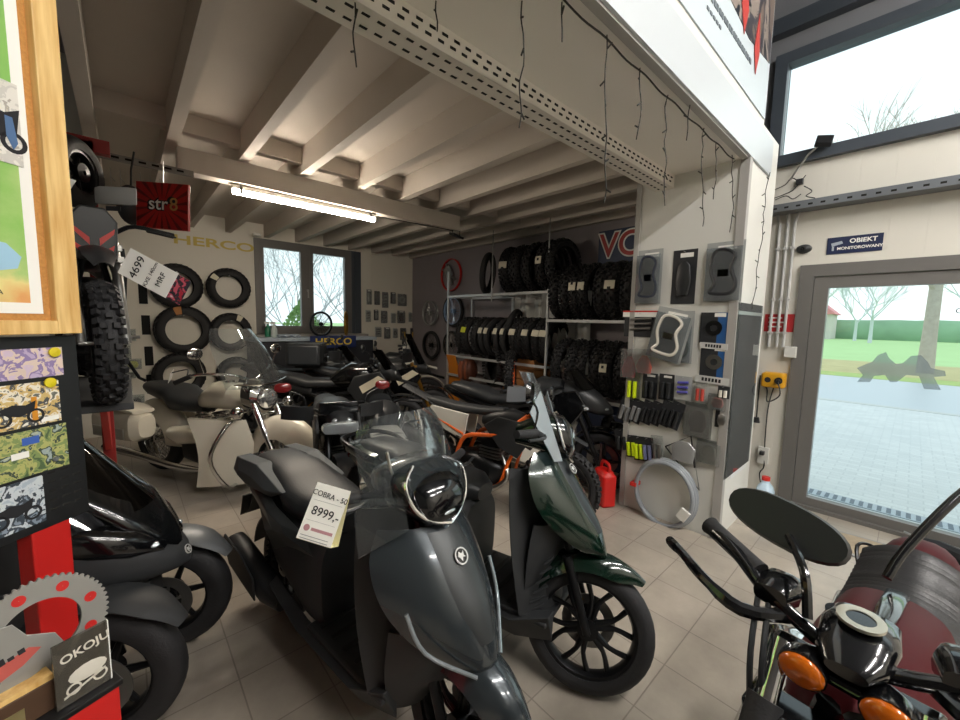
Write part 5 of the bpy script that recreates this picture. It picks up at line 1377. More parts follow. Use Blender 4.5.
for px in (494, 551):
    p = onx(px, 200, RX-.03)
    o = MB().tube([(p.x, p.y, z2 - .1 if px == 494 else 2.15), (p.x, p.y, 2.83)], .009, 6).obj('hanging_rod', STL)
    tag(o, 'thin steel rod hanging from the joists by the %s tyres' % ('upper left' if px == 494 else 'upper right'), 'rod', 'rack hanging rods')
LBL = mat('tyre_label', 'd8d2bd', .6)
LBLY = mat('tyre_label_yellow', 'c9cf2a', .6)
def mk_tyre(kind):
    Ro, Ri, w, kn = {'road': (.30, .215, .125, 2), 'slim': (.30, .23, .095, 0), 'off': (.325, .235, .105, 1), 'fat': (.32, .215, .145, 1), 'small': (.25, .165, .12, 2)}[kind]
    return tyre_mb(Ro, Ri, w, kn, 36), Ro, w
PROTO = {}
def rack_tyre(kind, loc, rot, label, grp, lab=None, la=200, lm=None):
    if kind not in PROTO: PROTO[kind] = (mk_tyre(kind)[0].mesh('tyre'), mk_tyre(kind)[1], mk_tyre(kind)[2]); PROTO[kind][0].materials.append(RUB)
    me, Ro, w = PROTO[kind]
    o = bpy.data.objects.new({'road': 'road_tyre', 'slim': 'slim_tyre'}.get(kind, 'knobbly_tyre'), me); COL.objects.link(o)
    o.location = loc; o.rotation_euler = rot; tag(o, label, 'tyre', grp)
    if lab:
        b = MB()
        b.lathe([(Ro+.001, -w*.40), (Ro+.004, -w*.2), (Ro+.005, 0), (Ro+.004, w*.2), (Ro+.001, w*.40), (Ro-.006, w*.40), (Ro-.003, 0), (Ro-.006, -w*.40)], n=6, closed=True, arc=(R(la-8), R(la+8)))
        b.obj('paper_label', lm or LBL, o)
    return o
ordn = ['first', 'second', 'third', 'fourth', 'fifth', 'sixth', 'seventh', 'eighth', 'ninth', 'tenth', 'eleventh', 'twelfth']
# middle left shelf: road tyres (left end = far end)
pxs = [457, 464, 473, 481, 488, 497, 505, 512, 519, 526, 534, 543]
for i, px in enumerate(pxs):
    kind = 'slim' if i in (3, 4, 5, 6) else 'road'
    y = onx(px, 345, RX+.02).y
    rack_tyre(kind, (RX + .26, y, z1 + .012 + .30), (R(random.uniform(-5, 5)), R(17*i), R(random.uniform(-4, 10))), 'smooth road tyre, %s from the left on the middle shelf of the rack' % ordn[i] + (', yellow label' if i == 1 else ''), 'road tyres on the middle shelf', i not in (0, 2, 8), 0, LBLY if i == 1 else None)
    o = COL.objects[-1]
# labels turn towards the aisle
for o in list(COL.objects):
    if o.name.startswith('paper_label') and o.parent and o.parent.get('group') == 'road tyres on the middle shelf':
        o.data.transform(Matrix.Rotation(o.parent.rotation_euler.y, 4, 'Y').inverted() @ Matrix.Rotation(R(-160), 4, 'Y'))
rack_tyre('slim', (RX + .30, onx(508, 330, RX+.2).y, z1 + .44), (R(14), 0, R(24)), 'slim tyre tilted on top of the middle shelf row', None)
# top left
rack_tyre('slim', (RX + .12, onx(487, 275, RX+.1).y, z2 + .312), (R(6), 0, R(30)), 'narrow knobbly tyre turned sideways at the left of the top shelf', 'tyres on the upper left shelf')
for i, px in enumerate([505, 518, 532, 545, 556]):
    rack_tyre('fat' if i < 2 else 'off', (RX + .25, onx(px, 270, RX+.1).y, z2 + .335), (0, R(20*i), R([18, 8, 0, 4, 0][i])), 'knobbly tyre, %s from the left on the upper left shelf' % ordn[i+1], 'tyres on the upper left shelf', i in (0, 3), 0)
# right bay
for i, px in enumerate([552, 562, 573, 585, 598, 611, 624]):
    rack_tyre('off' if i < 4 else 'fat', (RX + .24, onx(px, 290, RX).y, z3 + .012 + .325), (R(random.uniform(-4, 4)), R(23*i), R(random.uniform(0, 12))), 'off-road tyre, %s from the left on the upper right shelf' % ordn[i], 'off-road tyres on the upper right shelf', i in (2, 3, 5), 0)
for i, px in enumerate([555, 568, 581, 594, 606, 618]):
    rack_tyre('off', (RX + .24, onx(px, 365, RX).y, z4 + .012 + .325), (R(random.uniform(-4, 4)), R(29*i), R(random.uniform(4, 18))), 'knobbly tyre, %s from the left on the lower right shelf' % ordn[i], 'knobbly tyres on the lower right shelf', i == 4, 0)
for o in list(COL.objects):
    if o.name.startswith('paper_label') and o.parent and o.parent.get('group', '').startswith(('off-road', 'knobbly', 'tyres on the upper')):
        o.data.transform(Matrix.Rotation(o.parent.rotation_euler.y, 4, 'Y').inverted() @ Matrix.Rotation(R(-172), 4, 'Y'))
# under the rack
fy = onx(490, 380, RX)
rack_tyre('fat', (RX + .2, fy.y, .95), (0, 0, R(70)), 'very wide knobbly quad tyre under the middle shelf', None).scale = (.95, 2.1, .95)
cw_ = thing('carton_stack', 'brown cardboard stack under the right end of the middle shelf', 'cardboard')
CARD = mat('cardboard', 'a87443', .8, vary=.2, scale=12)
p = onx(525, 385, RX + .3)
for k in range(4): MB().bx(RX + .12, RX + .48, p.y - .30, p.y + .26, .55 + .14*k, .68 + .14*k).obj('box', CARD, cw_, smooth=False, bevel=.004)
MB().bx(RX + .1, RX + .5, p.y - .34, p.y + .30, 0, .55).obj('crate', BLKM, cw_, smooth=False)
ow = thing('wheel', 'orange spoked wheel with knobbly tyre under the tyre rack', 'wheel', (RX - .12, onx(512, 378, RX - .1).y, .90), Euler((0, R(8), R(38))))
rim_mb(.25, .07, style='wire').obj('rim', ORG, ow); tyre_mb(.33, .25, .1, 1).obj('tyre', RUB, ow)
p = onx(452, 375, RX)
op = thing('orange_shield', 'orange curved plastic fender leaning at the left end of the rack', 'fender', (RX - .05, p.y, .15))
MB().sheet(lambda u, v: (.10*math.sin(u*3), .18*(2*v-1)*(1-.4*u), .9*u), 12, 6, .012).obj('shell', mat('amber_plastic', 'c77a22', .4), op)
p = onx(466, 367, RX)
hl = thing('patterned_helmet', 'reddish brown patterned helmet-like object under the left shelf end', 'helmet', (RX + .05, p.y, p.z - .05))
MB().ball((0, 0, 0), (.15, .13, .19), 18, 12).obj('shell', mat('brown_pattern', '5b3426', .4, vary=.6, scale=18), hl)
hd_ = MB()
for a in (-.6, 0, .6): hd_.tube([(-.14*math.cos(a), .13*math.sin(a), -.12), (-.16*math.cos(a), .135*math.sin(a), .02), (-.12*math.cos(a), .12*math.sin(a), .14)], .016, 6, smooth=4)
hd_.obj('pattern_band', mat('rust_band', '8a4a2c', .5), hl)
dbx = tag(MB().bx(RX + .02, RX + .52, 1.80, 2.55, .0, .62).obj('storage_box', mat('dark_blue_plastic', '18233c', .5), smooth=False, bevel=.01), 'dark blue storage box under the right rack bay', 'box')
# plastic film behind the rack
fl = MB().sheet(lambda u, v: (XW - .13 - .03*math.sin(u*26) - .02*math.sin(u*61), ymid - .3 + 1.35*u, .95 + 1.05*v), 50, 4, .004)
tag(fl.obj('plastic_film', mat('film_white', 'c9cbc8', .3)), 'crumpled white plastic sheet behind the tyre rack', 'plastic sheet')
# banner with red letters, high on the wall
p0, p1 = onx(603, 235, XW - .035), onx(640, 232, XW - .035)
bn = thing('wall_banner', 'dark blue banner with big red letters behind the top right tyres', 'banner')
MB().bx(XW - .04, XW - .032, 1.64, p0.y + .05, 1.7, 2.72).obj('banner_sheet', mat('banner_blue', '152a4c', .5), bn, smooth=False)
FM = lambda y, z, dx=0: frame((XW - .042 - dx, y, z), (0, -1, 0), (0, 0, 1))
vp = onx(607, 247, XW - .04)
text('letter_outline', 'VO', .40, PAP, bn, FM(vp.y - .19, vp.z - .0), bold=.022, ext=.002)
text('letter', 'VO', .40, mat('letter_red', 'b0332c', .5), bn, FM(vp.y - .19, vp.z - .0, .004), ext=.002, bold=.004)

# ---- wheels on the grey wall
for i, (px, py, Ro, rm, kind, lab) in enumerate([(430, 313, .26, ALU, 0, 'silver spoked wheel rim without tyre on the grey wall'), (453, 311, .28, mat('blue_spokes', '8fa6c4', .3, .6), 1, 'black-tyred wheel with pale blue spokes on the grey wall'), (431, 345, .27, DKM, 1, 'black wheel with tyre below the silver rim on the wall'), (452, 345, .25, CHR, 1, 'wheel with bright spokes and black tyre beside the rack upright')]):
    p = onx(px, py, XW - .11)
    w_ = thing('wheel', lab, 'wheel', p, (0, 0, R(90)), 'wheels on the grey wall')
    rim_mb(Ro*.86, .06, style='wire').obj('rim', rm, w_)
    if kind: tyre_mb(Ro, Ro*.86, .07, 0).obj('tyre', RUB, w_)
p = onx(451, 275, XW - .08)
rf_ = thing('red_hoop', 'red rim hoop hung round grey metal brackets high on the wall', 'rim', p, (0, 0, R(90)))
MB().lathe([(.27, -.02), (.285, -.02), (.285, .02), (.27, .02)], n=40, closed=True).obj('hoop', REDP, rf_)
b = MB()
for a in (.5, 1.1): b.tube([(-.2*math.cos(a), .03, -.2*math.sin(a)), (.22*math.cos(a), .03, .22*math.sin(a))], .02, 6)
b.box((.03, .03, .05), (.16, .03, .2), (0, .5, 0)); b.obj('bracket', STL, rf_)

# ================================================================== BACK WALL
for i, (px, py, r_, k, lab) in enumerate([(177, 286, .30, 0, 'top left tyre hung on the back wall, half behind the price card'), (229, 288, .285, 0, 'top right tyre of the six hung on the back wall'), (184, 330, .335, 0, 'middle left tyre on the back wall with brown label'), (231, 332, .28, 1, 'middle right tyre on the back wall with paper inside'), (180, 375, .31, 0, 'lower left tyre on the back wall behind the white cruiser'), (236, 374, .26, 1, 'lower right tyre on the back wall behind the windshield')]):
    p = ony(px, py, YB - .09)
    o = tyre_mb(r_, r_*.63, .14, 2, 40).obj('hung_tyre', RUB); o.location = p; o.rotation_euler = (R(random.uniform(-3, 3)), R(40*i), R(4))
    tag(o, lab, 'tyre', 'tyres on the back wall')
    if i in (1, 2, 3): MB().lathe([(r_*.66, -.078), (r_*.97, -.06), (r_*.97, -.055), (r_*.66, -.073)], n=4, closed=True, arc=(R(175), R(192))).obj('paper_label', LBL if i != 2 else CARD, o)
    pg = tag(MB().cyl((p.x, YB - .17, p.z + r_*.61), (p.x, YB, p.z + r_*.61), .008, n=8).obj('wall_peg', STL), 'steel peg under the ' + lab.split(' hung')[0].split(' on the')[0] + ' of the back wall', 'peg', 'pegs of the wall tyres')
VEL = mat('velcro_black', '131314', .9)
for i, (px, py) in enumerate([(143, 294), (146, 325), (149, 356), (151, 384), (153, 407)]):
    p = ony(px, py, YB - .004)
    h_ = .13 if i < 4 else .08
    tag(MB().bx(p.x-.045, p.x+.045, YB-.008, YB-.001, p.z-h_, p.z+h_).obj('black_strip', VEL, smooth=False), 'black rectangular strip on the back wall, %s from the top' % ordn[i], 'strip', 'black strips in a column')
hb_ = thing('wall_lettering', 'pale yellow brand lettering high on the back wall left of the window', 'lettering')
pa, pb2 = ony(178, 239, YB - .004), ony(250, 249, YB - .004)
text('letters', 'HERCO', .17, mat('faded_yellow', 'cdb860', .6), hb_, frame(((pa.x+pb2.x)/2, YB-.004, (pa.z+pb2.z)/2), (1, 0, 0), (0, 0, 1)), bold=.004, sx=1.75)
CLB = glass_mat('bag_clear', 'f0f3f3', .5, .12, 'e6e6e2')
CLB2 = glass_mat('blister_clear', 'e4e8ea', .6, .14, 'c2c8cc')
def pack(name, M, w, h, card, inner, label, grp, cat='blister pack', shape=0, clear=True, hdr=True):
    """hanging pack: back card, product inside, clear blister, header strip"""
    t = thing(name, label, cat, group=grp)
    MB(M).bx(-w/2, w/2, -h/2, h/2, 0, .002).obj('card', card, t, smooth=False)
    b = MB(M)
    if shape == 0: b.hull([(-h*.34, .012, w*.22, .010, 2.6), (-h*.1, .014, w*.32, .012, 2.6), (h*.2, .014, w*.25, .012, 2.6), (h*.28, .012, w*.1, .006, 2.4)], 12, 'Y')
    elif shape == 1:
        for s in (-1, 1): b.tube([(s*w*.2, -h*.4, .018), (s*w*.2, h*.18, .018)], min(w*.15, .016), 10)
    elif shape == 2: b.tube([(-w*.25, h*.33, .02), (-w*.33, h*.05, .02), (-w*.22, -h*.2, .02), (-w*.32, -h*.34, .02), (w*.2, -h*.36, .02), (w*.34, -h*.2, .02), (w*.2, h*.05, .02), (w*.28, h*.25, .02), (w*.05, h*.36, .02)], w*.055, 8, smooth=5, closed=True).box((0, -.02*h, .02), (w*.28, h*.12, .02))
    elif shape == 3: b.lathe([(w*.16, .004), (w*.36, .004), (w*.36, .012), (w*.16, .012)], axis='Z', n=24, closed=True)
    elif shape == 4:
        for k in range(3): b.tube([(-w*.3, h*(.22 - .2*k), .012), (w*.3, h*(.26 - .2*k), .012)], h*.055, 8)
    b.obj('product', inner, t)
    if clear: MB(M).bx(-w*.47, w*.47, -h*.48, h*.4, .028, .030).obj('blister', CLB2 if shape == 2 else CLB, t, smooth=False)
    if hdr: MB(M).bx(-w*.2, w*.34, h*.36, h*.44, .002, .003).obj('sticker', PAP, t, smooth=False)
    MB(M).tube([(0, h*.46, -.01), (0, h*.46, .04)], .002, 5).obj('hook', STL, t)
    return t
DKC = mat('dark_card', '26282c', .5); GYC = mat('grey_card', 'a5a8a6', .5); MIXC = photo_mat('mixed_print', ['3a3c40', '8a8c8c', '1c1d20', 'b0b0ac', '55585c'], 60, 5)
BMW = lambda px, py, y=YB: frame(ony(px, py, y - .006), (1, 0, 0), (0, 0, 1))
k = 0
for px, py, w, h, c in [(369, 297, .10, .28, MIXC), (377, 298, .11, .26, DKC), (385, 300, .13, .30, MIXC), (393, 298, .11, .22, DKC), (402, 300, .20, .24, MIXC),
                        (368, 316, .10, .22, GYC), (376, 315, .09, .2, DKC), (384, 317, .13, .24, MIXC), (393, 318, .1, .2, GYC), (401, 317, .17, .25, MIXC), (410, 317, .07, .2, GYC),
                        (378, 332, .13, .2, GYC), (387, 333, .13, .22, MIXC), (395, 333, .1, .2, GYC)]:
    nm = ['top', 'middle', 'bottom'][0 if k < 5 else 1 if k < 11 else 2]; idx = k if k < 5 else k - 5 if k < 11 else k - 11
    pack('parts_pack', BMW(px, py, YB - .004*(k % 2)), w, h, c, BLK if k % 2 else STL, 'small parts pack, %s from the left in the %s row right of the window' % (ordn[idx], nm), 'parts packs right of the window', shape=(0, 3, 4)[k % 3], hdr=k % 3 == 0)
    k += 1
YEL = mat('pack_yellow', 'd0a322', .5)
for i, (px, py) in enumerate([(403, 334), (413, 334)]):
    pack('parts_pack', BMW(px, py, YB - .01), .13, .24, DKC, YEL, '%s black and yellow parts pack below the small packs by the corner' % ('left' if i == 0 else 'right'), 'black and yellow packs', shape=1, hdr=False)
for i, (px, py, w, h, im, lab) in enumerate([(126, 335, .2, .16, DKM, 'dark metal lever in a clear bag, uppermost left of the wall tyres'), (122, 352, .18, .2, STL, 'clear bag of steel parts below the dark lever'), (133, 364, .18, .14, mat('bulb_yellow', 'c9c83c', .4), 'clear bag with a yellow part beside the black strips'), (131, 375, .10, .09, DKM, 'small dark cube part hung below the yellow bag'), (137, 402, .16, .2, DKM, 'clear bag with black knobs above the saddlebag'), (121, 405, .14, .12, mat('red_green_part', 'b02626', .4), 'red part with green end hung beside the red bracket'), (122, 384, .2, .2, STL, 'clear bag with curled wire on the back wall')]):
    pack('parts_bag', BMW(px, py), w, h, CLB, im, lab, None, 'parts bag', shape=(0, 4)[i % 2], hdr=False)

# counter below the window with banner, bottles and wheels
ct = thing('counter', 'counter with pale blue-grey top under the back window', 'counter')
cz = ony(300, 337, YB - .35).z
MB().bx(1.35, 3.3, YB - .62, YB - .06, cz-.05, cz).obj('worktop', mat('counter_top', 'a9b6c4', .4), ct, smooth=False, bevel=.004)
MB().bx(1.4, 3.25, YB - .58, YB - .08, 0, cz-.05).obj('cabinet_body', mat('cabinet_dark', '2b2d33', .5), ct, smooth=False)
bb_ = thing('blue_banner', 'dark blue banner with yellow lettering along the counter front', 'banner')
pA = ony(310, 336, YB - .64); pB = ony(356, 347, YB - .64)
MB().bx(pA.x, pB.x, YB-.645, YB-.635, pB.z, pA.z - .0).obj('banner_cloth', mat('banner_navy', '1c2e63', .6), bb_, smooth=False)
text('lettering', 'HERCO', .15, mat('banner_yellow', 'd8bc3c', .5), bb_, frame(((pA.x+pB.x)/2, YB-.647, (pA.z+pB.z)/2), (1, 0, 0), (0, 0, 1)), bold=.003, sx=1.2)
def spray(loc, m, label):
    t = thing('spray_bottle', label, 'bottle', loc)
    MB().lathe([(.0, 0), (.045, 0), (.048, .02), (.046, .13), (.02, .17), (.016, .2), (.0, .2)], axis='Z', n=18).obj('bottle', m, t)
    MB().bx(-.05, .02, -.012, .012, .2, .235).bx(-.035, -.025, -.008, .008, .16, .2).obj('trigger', WHP, t, smooth=False, bevel=.003)
p = ony(268, 332, YB - .2); spray((p.x, p.y, cz), mat('green_bottle', '2f7a5a', .2), 'green spray bottle on the counter left of the window')
p = ony(274, 330, YB - .3); spray((p.x, p.y, cz), mat('pale_bottle', 'c9d6d2', .2), 'pale spray bottle next to the green one')
for px, py, Ro, rm, rz, lab in [(321, 319, .21, DKM, 12, 'black spoked wheel standing on the counter before the window'), (346, 315, .22, GLD, 62, 'gold-rimmed wheel standing on the counter turned sideways')]:
    p = ony(px, py, YB - .32)
    w_ = thing('wheel', lab, 'wheel', (p.x, p.y, cz + Ro), (0, 0, R(rz)), 'wheels on the counter')
    rim_mb(Ro*.93, .045, style='wire' if rm is DKM else 'spoke', hub=.03).obj('rim', rm, w_); tyre_mb(Ro, Ro*.92, .04, 0).obj('tyre', RUB if rm is DKM else GLD, w_)
cl = MB()
random.seed(5)
cl.sheet(lambda u, v: (1.75 + .32*u, YB - .5 + .25*v, cz + .012 + .03*abs(math.sin(u*9+v*4))), 16, 8, .006)
tag(cl.obj('crumpled_cloth', mat('cloth_white', 'c6ced8', .8)), 'crumpled pale cloth lying on the counter', 'cloth')
# ================================================================== ACCESSORY PANEL ON THE PIER
PX_ = XP - .003
ctr_ = lambda px, py: onx(px, py, PX_)
def pm(px, py, roll=0, off=0): return frame(onx(px, py, PX_) + Vector((-off, 0, 0)), (0, -1, 0), (0, 0, 1)) @ Matrix.Rotation(R(roll), 4, 'Z')
def sz(px, py, wpx, hpx):
    a = onx(px - wpx/2, py, PX_); b = onx(px + wpx/2, py, PX_); c = onx(px, py - hpx/2, PX_); d_ = onx(px, py + hpx/2, PX_)
    return abs(a.y - b.y), abs(c.z - d_.z)
BLUC = mat('blue_card', '2a5a94', .45)
def pk(px, py, wpx, hpx, card, inner, label, grp, shape, roll=0, off=0, **kw):
    w, h = sz(px, py, wpx, hpx)
    return pack('accessory_pack', pm(px, py, roll, off), w, h, card, inner, label, grp, shape=shape, **kw)
g1 = 'accessory packs on the white panel'
pk(649, 277, 25, 54, GYC, mat('navy_plastic', '1f2a44', .4), 'grey pack with dark blue handguards at the top left of the panel', g1, 2)
pk(684, 277, 24, 54, DKC, BLK, 'black card pack of small parts, top middle of the panel', g1, 0, clear=False)
pk(724, 272, 38, 60, GYC, BLK, 'large clear pack with black handguards at the top right of the panel', g1, 2)
pk(641, 325, 34, 24, DKC, STL, 'black lever pack with red and white header strip', g1, 4, clear=False, hdr=False)
w, h = sz(641, 315, 36, 6); M_ = pm(641, 314); ho = tag(MB(M_).bx(-w/2, w/2, -h/2, h/2, .004, .008).obj('header_card', PAP, smooth=False), 'white header card with red top edge over the lever pack', 'card'); MB(M_).bx(-w/2, w/2, h*.3, h*.55, .003, .009).obj('red_edge', REDD, ho, smooth=False)
pk(680, 337, 26, 52, GYC, mat('grey_green', '5d6b66', .4), 'grey-green pack half behind the white handguards', g1, 2)
pk(671, 335, 36, 52, GYC, WHT, 'tilted clear pack with white handguards in the middle of the panel', g1, 2, roll=-12, off=.03)
for i, (py, ) in enumerate(((328,), (362,))):
    w, h = sz(714, py, 28, 31); M_ = pm(714, py)
    t = thing('disc_pack', '%s blue and black brake disc pack at the right of the panel' % ('upper' if i == 0 else 'lower'), 'blister pack', group='blue brake disc packs')
    MB(M_).bx(-w/2, w/2, -h/2, h/2, 0, .004).obj('card', BLUC, t, smooth=False)
    MB(M_).bx(-w/2, w*.12, -h/2, h/2, .004, .005).obj('black_half', DKC, t, smooth=False)
    MB(M_).lathe([(w*.13, .006), (w*.3, .006), (w*.3, .009), (w*.13, .009)], c=M_.to_3x3() @ Vector((0, 0, 0)), axis='Z', n=28, closed=True).obj('brake_disc', STL if i else DKM, t)
    MB(M_).bx(w*.0, w*.4, h*.36, h*.48, .005, .006).obj('sticker', PAP, t, smooth=False)
for i, (px, py, w0, h0) in enumerate(((714, 346, 28, 6), (712, 380, 34, 7))):
    w, h = sz(px, py, w0, h0); M_ = pm(px, py, -2)
    t = thing('header_card', ['white header card between the two blue brake disc packs', 'white header card with dark lettering below the lower brake disc pack'][i], 'card')
    MB(M_).bx(-w/2, w/2, -h/2, h/2, .006, .012).obj('card', mat('header_grey', 'c8c9c6', .5), t, smooth=False)
    b = MB(M_)
    for q in range(6): b.bx(-w*.3 + q*w*.1, -w*.3 + q*w*.1 + w*.07, -h*.25, h*.25, .012, .0125)
    b.obj('lettering', INK, t, smooth=False)
# red and orange bags
for px, py, wp, hp, c, lab in ((630, 364, 14, 26, 'c04a52', 'clear bag of pinkish red parts at the left edge of the panel'), (645, 362, 16, 22, 'cf4a2c', 'clear bag of orange red parts next to the pinkish one')):
    w, h = sz(px, py, wp, hp); M_ = pm(px, py)
    t = thing('parts_bag', lab, 'parts bag', group='red bags on the panel')
    MB(M_).hull([(-h*.5, .012, w*.42, .008, 2.5), (-h*.2, .02, w*.5, .018, 2.4), (h*.1, .016, w*.35, .012, 2.4), (h*.3, .012, w*.15, .006, 2.3)], 12, 'Y').obj('contents', mat('bag_' + c, c, .5), t)
    MB(M_).bx(-w*.5, w*.5, -h*.52, h*.6, .04, .042).obj('bag', CLB, t, smooth=False)
# grips, three rows
NEO = mat('neon_yellow', 'd4ea1c', .4); PUR = mat('purple_blue', '4a48a0', .4); GRIPG = mat('grip_grey', '7d7f80', .5)
gr = 'handlebar grips hung in rows on the panel'
rows = [((633, 386, 14, 28, NEO, CLB), (650, 386, 15, 26, BLK, DKC), (667, 387, 15, 26, BLK, DKC), (684, 388, 17, 24, PUR, GYC), (702, 392, 12, 20, mat('clear_red', 'b9493f', .3), CLB), (725, 392, 12, 12, WHT, DKC)),
        ((626, 410, 14, 24, GRIPG, DKC), (637, 411, 12, 24, GRIPG, DKC), (648, 412, 12, 24, BLK, DKC), (657, 413, 12, 24, BLK, DKC), (667, 413, 12, 26, BLK, DKC), (677, 415, 13, 28, BLK, DKC)),
        ((622, 440, 14, 22, BLK, DKC), (632, 446, 12, 22, NEO, DKC), (640, 448, 12, 24, NEO, DKC), (649, 449, 12, 24, mat('silver_blue', '8a8fb8', .3, .5), DKC), (659, 448, 12, 26, STL, CLB))]
for ri, row in enumerate(rows):
    for i, (px, py, wp, hp, im, cm) in enumerate(row):
        pk(px, py, wp, hp, cm, im, '%s pair of grips or levers, %s from the left in the %s row' % ({'neon_yellow': 'neon yellow', 'black_plastic': 'black', 'purple_blue': 'purple and blue', 'clear_red': 'red', 'white_paint': 'white', 'grip_grey': 'grey', 'silver_blue': 'silver blue', 'steel': 'bright steel'}[im.name], ordn[i], ('upper', 'middle', 'lower')[ri]), gr, 4 if im in (PUR,) else 1, roll=(-14 if ri == 1 else 8 if ri == 2 else 0), off=.006*i, clear=False, hdr=ri == 0 and i in (1, 2))
pk(722, 419, 14, 18, DKC, STL, 'square black card pack near the right edge of the panel', g1, 0, hdr=False, clear=False)
pk(698, 420, 28, 34, CLB, BLK, 'large clear bag with small black plugs beside the grips', g1, 0, hdr=False)
pk(718, 402, 20, 16, CLB, mat('pink_bag', 'c9807a', .4), 'small clear bag with pinkish part near the right edge', g1, 0, hdr=False)
pk(709, 452, 26, 24, CLB, STL, 'clear bag of small chrome parts on the lower right of the panel', g1, 0, hdr=False)
# tail tidy bracket
M_ = pm(684, 458)
w, h = sz(684, 458, 44, 58)
tb = thing('tail_bracket', 'thin black triangular tail bracket hung below the grips', 'bracket')
MB(M_).tube([(-w*.42, h*.14, .03), (w*.15, h*.42, .03), (w*.42, -h*.45, .03), (-w*.42, h*.14, .03)], .006, 6).tube([(w*.15, h*.42, .03), (w*.28, -.1*h, .03)], .005, 6).obj('tube_frame', BLK, tb)
MB(M_).hull([(-.02, .035, w*.24, .008, 3), (h*.2, .035, w*.28, .012, 3), (h*.3, .035, w*.12, .006, 3)], 12, 'Y').obj('clear_pack', mat('pouch_grey', 'a0a2a2', .3, .3), tb)
# hose coil
HX = XP - .075
p = onx(663, 494, HX); wv = abs(onx(630, 494, HX).y - onx(696, 494, HX).y) / 2; hv = abs(onx(663, 459, HX).z - onx(663, 530, HX).z) / 2
hc = thing('hose_coil', 'coil of thick grey hose hung low on the white panel', 'hose')
HOS = mat('hose_vinyl', '8f959b', .3, coat=.3)
b = MB()
for k in range(3):
    b.tube([(HX + .04 - .022*k, p.y - (wv - .018 - .008*k)*math.cos(a*2*PI/36), p.z + (hv - .018 - .008*k)*math.sin(a*2*PI/36)) for a in range(36)], .016, 10, closed=True)
b.obj('hose', HOS, hc)
MB().box((HX + .01, p.y + wv*.93, p.z + .01), (.09, .05, .03)).obj('red_tie', REDD, hc, smooth=False)
q = onx(683, 515, HX - .03); MB().box((q.x, q.y, q.z), (.02, .07, .09), (.5, 0, 0)).obj('paper_label', PAP, hc, smooth=False)
# poster pouch on the narrow front face of the pier
po = thing('poster_sleeve', 'dark reflective poster in a clear sleeve on the narrow pier face', 'poster')
pA = ony(737, 302, YP0 - .004); pB = ony(757, 300, YP0 - .004); pC = ony(734, 470, YP0 - .004)
x0, x1 = pA.x + .02, pB.x + .15
MB().bx(x0, x1, YP0 - .006, YP0 - .003, pC.z, pA.z - .06).obj('print', photo_mat('dark_poster', ['3c4146', '6b7276', '2a3034', '4c6a58', '8a9296'], 7, 2), po, smooth=False)
MB().bx(x0 - .01, x1 + .01, YP0 - .012, YP0 - .010, pC.z - .01, pA.z).obj('sleeve', glass_mat('sleeve_clear', 'dfe8ea', .8, .12, 'c8d4d8'), po, smooth=False)
MB().bx(x0 - .01, x1 + .01, YP0 - .016, YP0 - .009, pA.z - .085, pA.z - .06).obj('sleeve_bar', ALU, po, smooth=False)
pf = tag(MB().bx(XP + .2, XP + .62, YP0 - .004, YP0 - .001, .42, .66).obj('access_panel', mat('panel_white2', 'd9dcdc', .4), smooth=False, bevel=.002), 'flat white access panel low on the narrow pier face', 'panel')

# jerrycan
jc = thing('jerrycan', 'red plastic fuel jerrycan standing beside the white panel', 'jerrycan', (onz(606, 503, 0).x - .02, onz(606, 503, 0).y + .02, 0), (0, 0, R(-30)))
REDJ = mat('jerry_red', 'c41f1a', .35)
MB().bx(-.065, .065, -.105, .105, 0, .29).obj('body', REDJ, jc, bevel=.02)
MB().hull([(.29, 0, .06, .095, 4), (.31, 0, .05, .08, 4), (.32, 0, .03, .05, 3)], 18, 'Z').obj('shoulder', REDJ, jc)
MB().tube([(0, -.07, .31), (0, -.07, .37), (0, .03, .38), (0, .06, .32)], .014, 8, smooth=4).obj('handle', REDJ, jc)
MB().tube([(0, .075, .30), (0, .08, .36)], .02, 12).obj('cap', BLK, jc)
MB().tube([(0, .08, .36), (0, .085, .52)], [.012, .007], 8).obj('spout', mat('spout_dark', '2a1210', .5), jc)
b = MB()
for s in (-1, 1): b.box((-.066, s*.0, .15), (.004, .014, .2), (s*.5, 0, 0))
b.obj('embossed_cross', REDJ, jc, bevel=.003)
# spiky sprocket stack beside the jerrycan
for k, (px, py) in enumerate(((607, 432), (618, 440))):
    p = onx(px, py, 3.42)
    rack_tyre('small', (3.52, p.y + .05, p.z), (0, R(40*k), R(15)), ['small knobbly tyre hung above the jerrycan', 'second small knobbly tyre at the panel edge above the jerrycan'][k], 'small tyres above the jerrycan').scale = (.55, .8, .55)
    tag(MB().tube([(3.52, YP1 - .01, p.z + .085), (3.52, p.y + .12, p.z + .085)], .008, 6).obj('wall_peg', STL), ['lower', 'upper'][1-k] + ' steel peg holding a small knobbly tyre above the jerrycan', 'peg', 'pegs above the jerrycan')

# jug by the pier
p = onz(756, 512, 0)
jg = thing('jug', 'translucent pale blue jug with red cap beside the pier', 'jug', (4.0, .74, 0))
MB().hull([(0, 0, .075, .055, 4), (.02, 0, .082, .062, 4), (.2, 0, .082, .062, 4), (.25, 0, .06, .05, 3), (.28, 0, .03, .03, 2), (.30, 0, .028, .028, 2)], 20, 'Z').obj('bottle', mat('jug_plastic', 'b9cfe0', .25), jg)
MB().cyl((0, 0, .30), (0, 0, .33), .03, n=16).obj('cap', REDD, jg)
MB().tube([(.03, 0, .29), (.075, 0, .3), (.08, 0, .22)], .011, 8, smooth=4).obj('handle', mat('jug_plastic2', 'b9cfe0', .25), jg)

